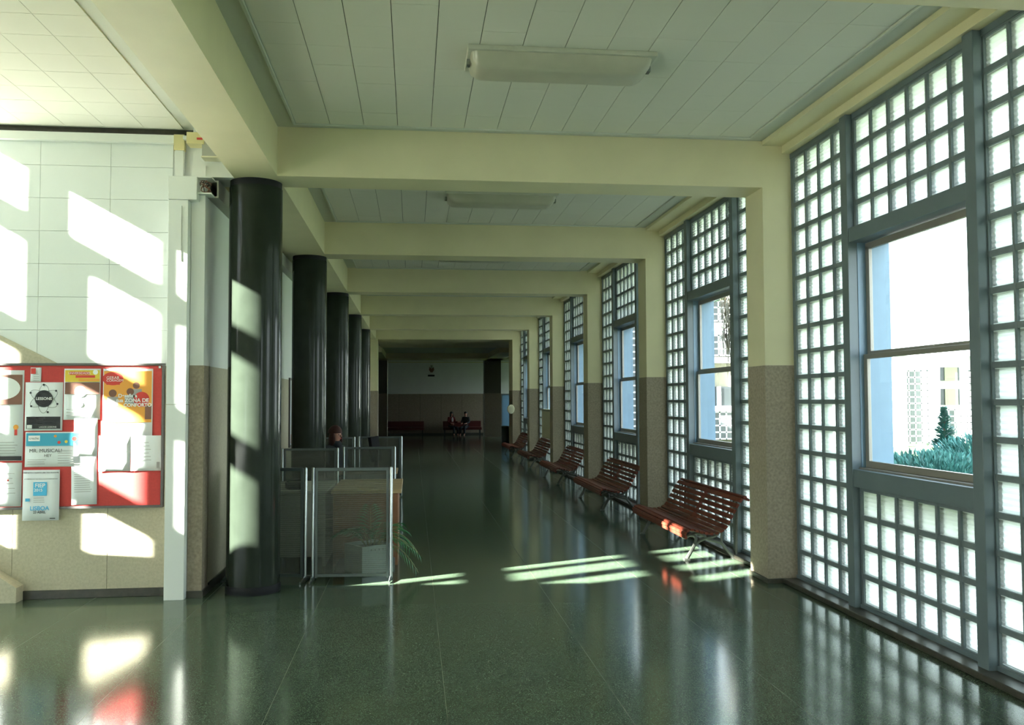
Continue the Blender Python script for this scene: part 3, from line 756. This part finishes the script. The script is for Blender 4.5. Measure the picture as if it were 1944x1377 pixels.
# FIEP
p = sheet(-3.433, .698, -3.123, 1.145, 'congress_poster', 'white poster with a cyan square reading FIEP 2015, hanging below the board edge', rot=0, y=8.262)
pbox(p, .29, .49, .66, .76, 'cyan', 'cyan_square'); ptext(p, 'FIEP', .475, .69, .05, 'inkw', .0012, bold=.001); ptext(p, '2015', .43, .60, .036, 'inkw', .0012, bold=.0006)
ptext(p, 'DESPORTO E TALENTO UMA VIDA SAUDAVEL', .5, .945, .0145, 'ink', bold=.0004); ptext(p, 'A FORMACAO NA EDUCACAO DESPORTIVA', .5, .82, .014, 'ink')
ptext(p, 'LISBOA', .47, .24, .050, 'cyan', bold=.001); ptext(p, '23 ABRIL', .47, .165, .034, 'ink', bold=.0004, sx_=.8); lines(p, .3, .65, .36, .44, 3); pbox(p, .08, .38, .2, .44, 'cyan'); pbox(p, .75, .035, .9, .05, 'ink')
# yellow
p = sheet(-3.106, 1.588, -2.793, 2.046, 'yellow_poster', 'poster with a yellow top, red slanting bands and pale photo below')
pbox(p, .03, .74, .98, .97, 'yellow', 'yellow_band'); t = pbox(p, .15, .88, .70, .94, 'redink', 'red_band', .0007); t = pbox(p, .32, .82, .85, .87, 'redink', 'red_band', .0007); pbox(p, .4, .755, .98, .80, 'orange', 'orange_band', .0007)
ptext(p, 'UNIVERSIDADES', .42, .91, .026, 'inkw', .0016, rot=-.0); pdisc(p, .86, .93, .022, 'inkw', d=.0007); pbox(p, .03, .50, .98, .73, 'brownink', 'photo_area'); pdisc(p, .45, .55, .05, 'inkw', 'pale_figure', .0007); pdisc(p, .45, .30, .025, 'greyink', d=.0007)
lines(p, .08, .5, .08, .2, 3)
# zona de conforto
p = sheet(-2.772, 1.353, -2.340, 2.046, 'comfort_zone_poster', 'orange poster with a red disc reading ZONA DE CONFORTO')
pbox(p, .02, .30, .98, .97, 'orange', 'orange_field'); pdisc(p, .78, .60, .068, 'redink', 'red_disc', .0006)
pdisc(p, .2, .87, .06, 'redink', 'heart_shape', .0006, 1.5)
for (u, v, r) in ((.2, .68, .034), (.55, .70, .032), (.67, .78, .030)):
    pdisc(p, u, v, r, 'brownink', 'head_silhouette', .0006); pbox(p, u - .11, v - .16, u + .11, v - .045, 'greyink', 'shirt_silhouette', .0003)
pbox(p, .85, .34, .98, .52, 'brownink', 'figure_silhouette', .0006)
ptext(p, 'Desafia a', .50, .645, .045, 'inkw', .0016, bold=.0012); ptext(p, 'tua ZONA DE', .60, .585, .047, 'inkw', .0016, bold=.0014); ptext(p, 'CONFORTO', .70, .525, .043, 'inkw', .0016, bold=.0014)
ptext(p, 'GERAR', .2, .88, .036, 'inkw', .0016); ptext(p, 'CORAGEM', .24, .845, .03, 'inkw', .0016); pbox(p, .07, .79, .34, .81, 'redink', 'red_band', .0007)
# plain papers
p = sheet(-3.026, .828, -2.808, 1.285, 'printed_notice', 'plain typed sheet at the board bottom, partly in sun', 'paper', rot=-.02); lines(p, .12, .85, .25, .8, 14)
p = sheet(-3.013, 1.263, -2.810, 1.599, 'printed_notice', 'plain white sheet in full sun at the board centre', 'paper', y=8.272); lines(p, .2, .8, .3, .7, 6)
p = sheet(-2.799, 1.125, -2.525, 1.442, 'printed_notice', 'white sheet in full sun under the orange poster', 'paper', y=8.272); lines(p, .1, .85, .2, .8, 6)
p = sheet(-2.520, 1.125, -2.259, 1.442, 'printed_notice', 'white sheet touching the board frame beside the white post', 'paper', y=8.272); lines(p, .1, .7, .3, .8, 6); pbox(p, .86, .08, .96, .25, 'greyink', 'grey_stamp')
p = sheet(-3.392, 1.929, -3.301, 2.056, 'small_ticket', 'small pink and white slip pinned above the lessons poster', 'paper'); pbox(p, .05, .55, .5, .95, 'redink'); lines(p, .3, .9, .1, .5, 4)
p = sheet(-3.843, 1.228, -3.445, 2.032, 'large_poster', 'tall pale poster at the board end with brown and orange marks')
pbox(p, .05, .62, .97, .95, 'brownink', 'photo_area'); pdisc(p, .55, .80, .10, 'inkw', 'pale_figure', .0007, 1.5); pdisc(p, .85, .37, .022, 'orange', d=.0007); pbox(p, .82, .28, .88, .36, 'redink'); pbox(p, .05, .005, .98, .05, 'ink', 'dark_band'); lines(p, .3, .95, .08, .2, 5)
p = sheet(-3.826, .824, -3.450, 1.210, 'printed_notice', 'wide white sheet below the tall pale poster', 'paper'); lines(p, .2, .9, .3, .75, 5); pdisc(p, .7, .6, .008, 'redink')

# ---- cable trunking and boxes on the wall
tr = thing('cable_trunking', 'white upright trunking from floor to wall top beside the board', 'trunking', (-2.09, 8.2, 0))
MB().box(-.085, -.11, 0, .085, .105, 1.72).build('duct_section', M['white'], tr, bevel=.003); MB().box(-.085, -.11, 1.724, .085, .105, 3.555).build('duct_section', M['white'], tr, bevel=.003)
MB().box(-.09, -.115, 3.558, .16, .02, 3.77).build('elbow_box', M['white'], tr, bevel=.004)
MB().box(.03, -.118, 3.0, .033, -.108, 3.5).build('seam', M['greybox'], tr)
t2_ = thing('wall_trunking', 'grey-white trunking along the aisle wall with an open end', 'trunking', (-1.83, 8.22, 0))
L2 = YB(5) - 8.3
MB().box(-.05, .05, 3.62, .05, L2, 3.635).box(-.05, .05, 3.765, .05, L2, 3.78).box(-.05, .05, 3.635, -.035, L2, 3.765).box(.035, .05, 3.635, .05, L2, 3.765).build('duct_body', M['greybox'], t2_)
MB().box(-.11, -.10, 3.62, .02, .05, 3.632).box(-.11, -.10, 3.768, .02, .05, 3.78).build('duct_flange', M['white'], t2_)
for k in range(7):
    a = random.random; pts = [(-.09 + .1 * a(), -.09 + .15 * a(), 3.64 + .12 * a()) for _ in range(4)]
    MB().tube(smooth_path(pts, 4), .004, 5).build('cable', M['black'] if k % 2 else M['brownink'], t2_)
cn = thing('conduit', 'square ivory conduit along the wall top dropping to the trunking', 'conduit', (-2.13, 8.285, 0))
MB().box(-5.2, -.03, 4.115, -.045, .03, 4.19).build('horizontal_run', M['white'], cn, bevel=.003)
MB().box(-.05, -.035, 4.05, .045, .03, 4.195).build('corner_piece', M['yellowbox'], cn, bevel=.003)
MB().box(-.038, -.03, 3.76, .038, .03, 4.05).build('vertical_run', M['white'], cn, bevel=.003)
MB().box(.045, -.09, 4.14, .125, -.03, 4.17).build('horizontal_run', M['white'], cn, bevel=.003)
yb_ = thing('alarm_box', 'yellowed plastic box with a red mark near the wall top', 'box', (-1.95, 8.12, 4.06))
MB().box(-.07, -.06, 0, .08, .09, .105).build('cover', M['yellowbox'], yb_, bevel=.004); MB().box(.02, -.062, .035, .07, -.058, .055).build('red_mark', M['redink'], yb_)
gb_ = thing('junction_box', 'grey junction box tucked under the long beam', 'box', (-1.82, 8.14, 3.955))
MB().box(-.07, -.06, 0, .075, .08, .14).build('cover', M['greybox'], gb_, bevel=.004); MB().box(-.075, -.065, -.012, .08, .08, 0).build('bottom_lip', M['ivory'], gb_)

# ---- framed poster on the aisle wall
fp_ = thing('framed_poster', 'dark framed pale poster on the aisle wall seen between two columns', 'poster', (XW, 13.95, 0))
MB().box(.006, -.32, 1.04, .03, .5, 2.10).build('frame', M['boardframe'], fp_, bevel=.003); MB().box(.03, -.28, 1.08, .034, .46, 2.06).build('print', M['paper'], fp_); MB().box(.034, -.24, 1.1, .036, -.05, 1.24).build('red_mark', M['redink'], fp_)

# ---- far objects
def sofa(x0, x1, label):
    s = thing('sofa', label, 'sofa', ((x0 + x1) / 2, 44.15, 0), 0, 'low red settees by the end wall'); h = (x1 - x0) / 2
    MB().box(-h, -.3, .27, h, .30, .37).build('seat', M['sofa'], s, bevel=.02)
    o = MB().box(-h, .26, .38, h, .36, .70).build('backrest', M['sofa'], s, bevel=.02)
    n = 3
    for k in range(n): MB().box(-h + 2 * h / n * k + .01, -.32, .36, -h + 2 * h / n * (k + 1) - .01, .27, .41).build('cushion', M['sofa'], s, bevel=.015)
    for x in (-h + .08, h - .08):
        for y in (-.25, .28): MB().box(x - .02, y - .02, 0, x + .02, y + .02, .27).build('leg', M['black'], s)
    return s
sofa(-1.35, .55, 'low dark red settee against the end wall, empty')
sofa(1.50, 3.42, 'low dark red settee against the end wall with two people on it')

def skin_mesh(name, joints, edges, m, parent, sub=2):
    me = bpy.data.meshes.new(name); me.from_pydata([j[0] for j in joints], edges, []); me.materials.append(m)
    o = bpy.data.objects.new(name, me); C.objects.link(o); o.parent = parent
    sk = o.modifiers.new('skin', 'SKIN'); sk.use_smooth_shade = True
    if not me.skin_vertices: me.attributes
    bm = bmesh.new(); bm.from_mesh(me); ly = bm.verts.layers.skin.verify(); bm.verts.ensure_lookup_table()
    for v, j in zip(bm.verts, joints):
        r = j[1] if isinstance(j[1], tuple) else (j[1], j[1]); v[ly].radius = r; v[ly].use_root = (v.index == 0)
    bm.to_mesh(me); bm.free()
    ss = o.modifiers.new('sub', 'SUBSURF'); ss.levels = sub; ss.render_levels = sub
    return o
def person(loc, rz, label, scale, top, hair_m, legs='jeans', headturn=(0, 0), hair_long=False, inner=None, reach=False, scarf=False):
    p = thing('person', label, 'person', loc, rz); p.scale = (scale,) * 3
    J = []; E = []
    def add(co, r, to=None):
        J.append((co, r)); k = len(J) - 1
        if to is not None: E.append((to, k))
        return k
    pel = add((0, 0, .50), (.13, .10)); sp = add((0, .02, .72), (.115, .09), pel); ch = add((0, .03, .95), (.11, .08), sp)
    nk = add((0, .02, 1.10), .048, ch); hb = add((0, .0, 1.16), .055, nk); hm = add((0, -.005, 1.235), (.078, .092), hb); ht = add((0, .0, 1.30), (.062, .072), hm)
    rec = {}
    for s in (-1, 1):
        sh = add((s * .16, .03, 1.01), .046, ch); el = add((s * .23, -.02, .78), .040, sh)
        wx = (s * .10, -.26, .70) if not (reach and s > 0) else (s * .30, -.30, .80)
        wr = add(wx, .026, el); ha = add((wx[0] * .95, wx[1] - .07, wx[2]), (.036, .02), wr)
        for q, (dx_, ln) in enumerate(((-.028, .065), (-.010, .078), (.010, .074), (.028, .058))):
            f1 = add((wx[0] * .95 + dx_, wx[1] - .11, wx[2] - .002), .009, ha); add((wx[0] * .95 + dx_, wx[1] - .11 - ln * .6, wx[2] - .022), .008, f1)
        f1 = add((wx[0] * .95 - s * .045, wx[1] - .06, wx[2]), .010, wr); add((wx[0] * .95 - s * .055, wx[1] - .10, wx[2] - .01), .009, f1)
        hp = add((s * .09, -.03, .48), .085, pel); kn = add((s * .12, -.45, .48), .058, hp); an = add((s * .12, -.47, .09), .038, kn); add((s * .12, -.60, .035), .032, an)
        rec[s] = (wx,)
    skin_mesh('body', J, E, M['skin'], p)
    # face
    def blob(nm, co, r, m, sc=(1, 1, 1), n=12):
        mb = MB(); mb.lathe([(r * math.sin(PI * (k + .001) / 8), -r * math.cos(PI * k / 8)) for k in range(9)], n=n)
        o = mb.build(nm, m, p, smooth=True); o.location = co; o.scale = sc; return o
    blob('nose', (0, -.098, 1.225), .014, M['skin'], (.8, 1.2, 1.5))
    for s in (-1, 1): blob('eye', (s * .030, -.088, 1.245), .009, M['ink']); blob('ear', (s * .080, .0, 1.23), .020, M['skin'], (.4, .8, 1.4))
    blob('mouth', (0, -.092, 1.188), .012, M['redink'], (1.8, .5, .6))
    # hair cap
    mb = MB(); n = 20; prof_ = []
    for k in range(9):
        a = PI * .5 * k / 8; prof_.append((.100 * math.cos(a) * 1.0 + .001, .105 * math.sin(a)))
    mb.lathe(prof_, n=n); h = mb.build('hair', hair_m, p, smooth=True); h.location = (0, .018, 1.265); h.scale = (1.03, 1.08, 1.17)
    hb_ = blob('hair', (0, .045, 1.22 if not hair_long else 1.17), .09, hair_m, (1.02, .75, 1.05 if not hair_long else 1.75))
    if hair_long:
        for s in (-1, 1): blob('hair', (s * .078, .0, 1.18), .045, hair_m, (.7, 1.2, 2.6))
    # clothes
    J2 = [((0, 0, .52), (.145, .115)), ((0, .02, .72), (.13, .105)), ((0, .03, .95), (.165, .125)), ((0, .022, 1.085), (.070, .070))]; E2 = [(0, 1), (1, 2), (2, 3)]
    for s in (-1, 1):
        b_ = len(J2); wx = rec[s][0]; J2 += [((s * .17, .03, 1.02), .074), ((s * .23, -.02, .78), .053), ((s * .23 * .3 + wx[0] * .7, -.02 * .3 + wx[1] * .7, .78 * .3 + wx[2] * .7), .040)]
        E2 += [(2, b_), (b_, b_ + 1), (b_ + 1, b_ + 2)]
    skin_mesh('jacket', J2, E2, top, p)
    J3 = [((0, 0, .49), (.14, .12))]; E3 = []
    for s in (-1, 1):
        b_ = len(J3); J3 += [((s * .09, -.05, .49), .098), ((s * .12, -.45, .485), .072), ((s * .12, -.47, .14), .055)]; E3 += [(0, b_), (b_, b_ + 1), (b_ + 1, b_ + 2)]
        skin_mesh('shoe', [((s * .12, -.45, .06), .045), ((s * .12, -.55, .045), .042), ((s * .12, -.64, .035), .032)], [(0, 1), (1, 2)], M['black'], p, 1)
    skin_mesh('trousers', J3, E3, M[legs], p)
    if scarf: blob('scarf', (0, .0, 1.10), .085, M['darkcloth'], (1.15, 1.05, .75))
    if inner: blob('shirt_front', (0, -.075, .93), .06, inner, (1.1, .8, 2.2))
    return p
pw = person((-1.14, 13.35, -.0), math.radians(52), 'auburn-haired woman in dark clothes seated behind the screens, face lit', 1.0, M['darkcloth'], M['hair'], hair_long=True, scarf=True)
oc = thing('office_chair', 'dark swivel chair under the woman at the desk', 'chair', (-1.14, 13.35, 0), math.radians(52))
MB().box(-.22, -.22, .36, .22, .22, .41).build('seat', M['black'], oc, bevel=.02); MB().box(-.2, .22, .5, .2, .26, .9).build('backrest', M['black'], oc, bevel=.02)
MB().box(-.02, .2, .38, .02, .25, .6).build('back_bar', M['black'], oc); MB().lathe([(.03, .06), (.03, .36)]).build('gas_lift', M['alu'], oc)
for k in range(5):
    a = 2 * PI * k / 5; MB().tube([(0, 0, .08), (.26 * math.cos(a), .26 * math.sin(a), .05)], .018, 6).build('leg', M['black'], oc)
person((1.92, 44.02, -.055), math.radians(28), 'long-haired person in a red jacket seated on the far settee, turned to the other', .90, M['redcloth'], M['darkhair'], hair_long=True, inner=M['shirt'], reach=True)
person((2.62, 44.02, -.055), math.radians(-26), 'short-haired person in dark clothes seated on the far settee', .90, M['darkcloth'], M['darkhair'])

cl = thing('wall_emblem', 'small dark emblem high on the far end wall', 'emblem', (.94, 44.79, 3.34))
mb = MB(); mb.prism([(-.10, .10), (0, .0), (.10, .10), (.13, -.05), (.05, -.18), (-.05, -.18), (-.13, -.05)], -.03, .0, 'y'); mb.build('shield', M['brownink'], cl, bevel=.005)
MB().prism([(-.02, .02), (.02, .02), (.06, .19), (-.06, .19)], -.03, 0, 'y').build('crest', M['greybox'], cl)
sg = thing('wall_sign', 'narrow dark sign plate under the emblem on the far wall', 'sign', (.92, 44.79, 3.0))
MB().box(-.17, -.02, -.04, .17, 0, .04).build('plate', M['ink'], sg)
bn = thing('waste_bin', 'tall grey cylindrical bin beyond the portal beside the bright door', 'bin', (3.88, 37.0, 0))
MB().lathe([(.14, 0), (.16, .02), (.17, .58), (.175, .60)], n=24).build('bin_body', M['steel'], bn, smooth=True); MB().lathe([(.18, .60), (.17, .64), (.10, .66)], n=24).build('lid', M['aludark'], bn, smooth=True)
cp = thing('wall_bell', 'round cream fitting fixed to the edge of the portal jamb', 'wall fitting', (XP - .07, YB(5) - .06, 1.44))
mb = MB(); mb.lathe([(.10, -.07), (.15, -.05), (.17, 0), (.15, .05), (.10, .07)], n=20); o = mb.build('dome', M['ivory'], cp, smooth=True); o.rotation_euler = (PI / 2, 0, 0); o.scale = (.75, .95, 1)
MB().box(-.05, .03, -.05, .08, .07, .05).build('bracket', M['greybox'], cp)
wp = thing('cover_panel', 'cream panel standing over the lower window by the fourth bench', 'panel', (3.553, YB(4) - 2.0, 0))
MB().box(-.02, -.72, .72, .03, .72, 1.50).build('board', M['ivory'], wp, bevel=.004); MB().box(-.026, -.70, 1.44, -.02, .70, 1.48).build('edge_strip', M['greybox'], wp)

# ================================================================== OUTSIDE
struct(box('ground', M['lawn'], 4.15, -8, -.6, 60, 90, -.02), 'lawn outside the windows')
struct(box('ground', M['concrete'], 4.1, -8, -.58, 6.0, 29, -.01), 'pale strip added along the outer wall to bounce light into the glass blocks')  # added as a light reflector so the glass blocks look brighter
struct(box('ground', M['concrete'], -40, -30, -.6, -7.6, 60, -.1), 'paving outside the stairwell')
bd = thing('campus_building', 'white rendered wing with glass block bays seen through the windows', 'building', (4.6, 30.5, 0))
W2, H2 = 30.0, 5.6
MB().box(0, .25, -.1, 9.9, 8, H2).build('wall', M['extbeige'], bd); MB().box(9.9, .25, -.1, W2, 8, 3.3).build('wall', M['extwhite'], bd)
eb = MB().box(0, 0, 0, .19, .06, .19).mesh('glass_block', M['extblock'])
nblk = 0
def ext_grid(x0, z0, nc, nr):
    global nblk
    mb = MB()
    mb.box(x0, .10, z0, x0 + .24 * nc + .05, .25, z0 + .24 * nr + .05); mb.build('block_bed', M['extwhite'], bd)
    g = MB()
    for k in range(nc + 1): g.box(x0 + .24 * k, .06, z0, x0 + .24 * k + .05, .10, z0 + .24 * nr + .05)
    for k in range(nr + 1): g.box(x0, .06, z0 + .24 * k, x0 + .24 * nc + .05, .10, z0 + .24 * k + .05)
    g.build('mortar_lattice', M['extwhite'], bd)
    for i in range(nc):
        for j in range(nr):
            if nblk < 290: link('glass_block', eb, bd, (x0 + .05 + .24 * i, .07, z0 + .05 + .24 * j)); nblk += 1
            else: rest.box(x0 + .05 + .24 * i, .07, z0 + .05 + .24 * j, x0 + .24 + .24 * i, .1, z0 + .24 + .24 * j)
rest = MB()
for x in (5.0, 0.0):
    ext_grid(x + .6, .3, 6, 4); ext_grid(x + .6, 3.3, 6, 3); ext_grid(x + .6, 4.55, 6, 4)
    MB().box(x + .5, -.05, 1.32, x + 2.15, .25, 1.5).build('window_ledge', M['extwhite'], bd); MB().box(x + .5, -.1, 3.05, x + 2.15, .25, 3.25).build('window_ledge', M['extwhite'], bd)
    MB().box(x + .5, 0, 4.08, x + 2.15, .25, 4.5).build('spandrel', M['extwhite'], bd)
    wn = MB().box(x + .7, .12, 1.5, x + 1.95, .26, 2.2).build('window', M['extglass'], bd)
    MB().box(x + 1.25, .06, 1.5, x + 1.4, .12, 2.2).build('window_post', M['extwhite'], wn)
    MB().box(x, -.3, -.1, x + .5, .25, H2).build('pier', M['extwhite'], bd); MB().box(x + 2.2, -.3, -.1, x + 2.8, .25, H2).build('pier', M['extwhite'], bd)
    if x < 1: ext_grid(x + 2.85, .3, 8, 21)
for x in (12.2, 15.95, 19.7, 23.45):
    ext_grid(x, .1, 2, 11); ext_grid(x + 1.1, .1, 4, 11); ext_grid(x + 2.4, .1, 5, 5)
    MB().box(x + .56, -.3, -.1, x + 1.07, .25, 3.3).build('pier', M['extwhite'], bd); MB().box(x + 2.14, -.3, -.1, x + 2.36, .25, 3.3).build('pier', M['extwhite'], bd)
    for z0, z1 in ((1.5, 2.1), (2.4, 2.9)):
        wn = MB().box(x + 2.45, .12, z0, x + 3.4, .26, z1).build('window', M['extglass'], bd)
        MB().box(x + 2.8, .08, z0, x + 3.3, .12, z1).build('blind', M['extbeige'], wn)
o = rest.build('glass_block', M['extblock'], bd); o['kind'] = 'stuff'
MB().box(-.2, -.4, H2, 10.1, 8.2, H2 + .35).build('parapet', M['extwhite'], bd); MB().box(10.1, -.4, 3.3, W2 + .2, 8.2, 3.5).build('parapet', M['extwhite'], bd)

def needle_mass(name, center, rad, n, m, parent, up=.3, ln=.16, seed=1):
    rnd = random.Random(seed); mb = MB()
    for _ in range(n):
        a = rnd.random() * 2 * PI; ph_ = math.acos(2 * rnd.random() - 1); rr = .55 + .45 * rnd.random()
        d = Vector((math.sin(ph_) * math.cos(a), math.sin(ph_) * math.sin(a), math.cos(ph_)))
        p = Vector((center[0] + d.x * rad[0] * rr, center[1] + d.y * rad[1] * rr, center[2] + d.z * rad[2] * rr))
        dr_ = (d + Vector((rnd.uniform(-.6, .6), rnd.uniform(-.6, .6), up))).normalized(); e = p + dr_ * ln * (.6 + rnd.random())
        sd = dr_.cross(Vector((rnd.uniform(-1, 1), rnd.uniform(-1, 1), 1))).normalized() * ln * .16; o = len(mb.v)
        mb.v += [tuple(p - sd * .5), tuple(p.lerp(e, .5) + sd), tuple(e), tuple(p.lerp(e, .5) - sd)]; mb.f.append((o, o + 1, o + 2, o + 3)); mb.m.append(0)
    return mb.build(name, m, parent)
def shrub(x, y, label, rad, h, seed):
    s = thing('juniper_shrub', label, 'shrub', (x, y, -.02), 0, 'junipers outside the first window')
    for k in range(5):
        a = 2 * PI * k / 5 + seed; MB().tube([(0, 0, 0), (.4 * rad * math.cos(a), .4 * rad * math.sin(a), h * .6), (.8 * rad * math.cos(a), .8 * rad * math.sin(a), h * .8)], [.03, .02, .01], 6).build('branch', M['bark'], s)
    needle_mass('foliage', (0, 0, h * .55), (rad, rad, h * .5), 11000, M['juniper'], s, .5, .085, seed)
    return s
shrub(6.95, 11.2, 'low spreading blue-green juniper nearest the first window', 1.0, .98, 3)
shrub(7.45, 13.5, 'small blue-green juniper beside the window jamb outside', .7, .80, 4)
shrub(8.75, 12.5, 'wide blue-green juniper behind the nearest one, under the mullion', .95, 1.16, 5)
ct = thing('conifer', 'small dark pointed conifer rising over the junipers outside', 'tree', (9.25, 14.5, -.02))
MB().tube([(0, 0, 0), (0, 0, .9), (.02, 0, 1.58)], [.05, .03, .008], 8).build('trunk', M['bark'], ct)
mb = MB(); rnd = random.Random(11)
for _ in range(2600):
    z = .35 + 1.25 * rnd.random() ** 1.1; a = rnd.random() * 2 * PI; r = (1.65 - z) * .42 * (.4 + .6 * rnd.random()) * (1 + .25 * math.sin(z * 28))
    p = Vector((r * .5 * math.cos(a), r * .5 * math.sin(a), z)); e = p + Vector((math.cos(a), math.sin(a), .25 + .3 * rnd.random())) * (.06 + r * .45)
    sd = Vector((-math.sin(a), math.cos(a), 0)) * .016; o = len(mb.v)
    mb.v += [tuple(p), tuple(p.lerp(e, .5) + sd), tuple(e), tuple(p.lerp(e, .5) - sd)]; mb.f.append((o, o + 1, o + 2, o + 3)); mb.m.append(0)
mb.build('foliage', M['juniper'], ct)
pm = thing('palm_tree', 'palm with a hanging skirt of dry fronds outside the second window', 'palm', (6.62, 16.4, 0))
MB().tube([(0, 0, -.02), (.03, 0, 2.5), (0, 0, 4.6)], [.22, .17, .16], 12).build('trunk', M['bark'], pm)
mb = MB(); rnd = random.Random(5)
for _ in range(900):
    a = rnd.random() * 2 * PI; z0 = 3.4 + 1.2 * rnd.random(); r0 = .16; r1 = .3 + .45 * rnd.random(); L_ = .7 + .9 * rnd.random()
    p = Vector((r0 * math.cos(a), r0 * math.sin(a), z0)); q = Vector((r1 * math.cos(a), r1 * math.sin(a), z0 - L_ * .4)); e = Vector((r1 * .9 * math.cos(a + .2), r1 * .9 * math.sin(a + .2), z0 - L_))
    sd = Vector((-math.sin(a), math.cos(a), 0)) * .02; o = len(mb.v)
    mb.v += [tuple(p - sd), tuple(p + sd), tuple(q + sd), tuple(q - sd), tuple(e)]; mb.f += [(o, o + 1, o + 2, o + 3), (o + 3, o + 2, o + 4)]; mb.m += [0, 0]
mb.build('dry_skirt', M['thatch'], pm)
for k in range(16):
    a = 2 * PI * k / 16; frond_ = MB(); pts = [Vector((.1 * math.cos(a), .1 * math.sin(a), 4.6))]
    for s in range(1, 8):
        t = s / 7; pts.append(Vector(((.1 + 1.5 * t) * math.cos(a), (.1 + 1.5 * t) * math.sin(a), 4.6 + .9 * t - 1.6 * t * t)))
    frond_.tube(pts, .012, 5)
    for s in range(1, 8):
        for sg_ in (-1, 1):
            d = Vector((-math.sin(a) * sg_, math.cos(a) * sg_, -.3)) * .38; p = pts[s]; tt = (pts[s] - pts[s - 1]).normalized() * .03; o = len(frond_.v)
            frond_.v += [tuple(p - tt), tuple(p + tt), tuple(p + d)]; frond_.f.append((o, o + 1, o + 2)); frond_.m.append(0)
    frond_.build('frond', M['frond'], pm)
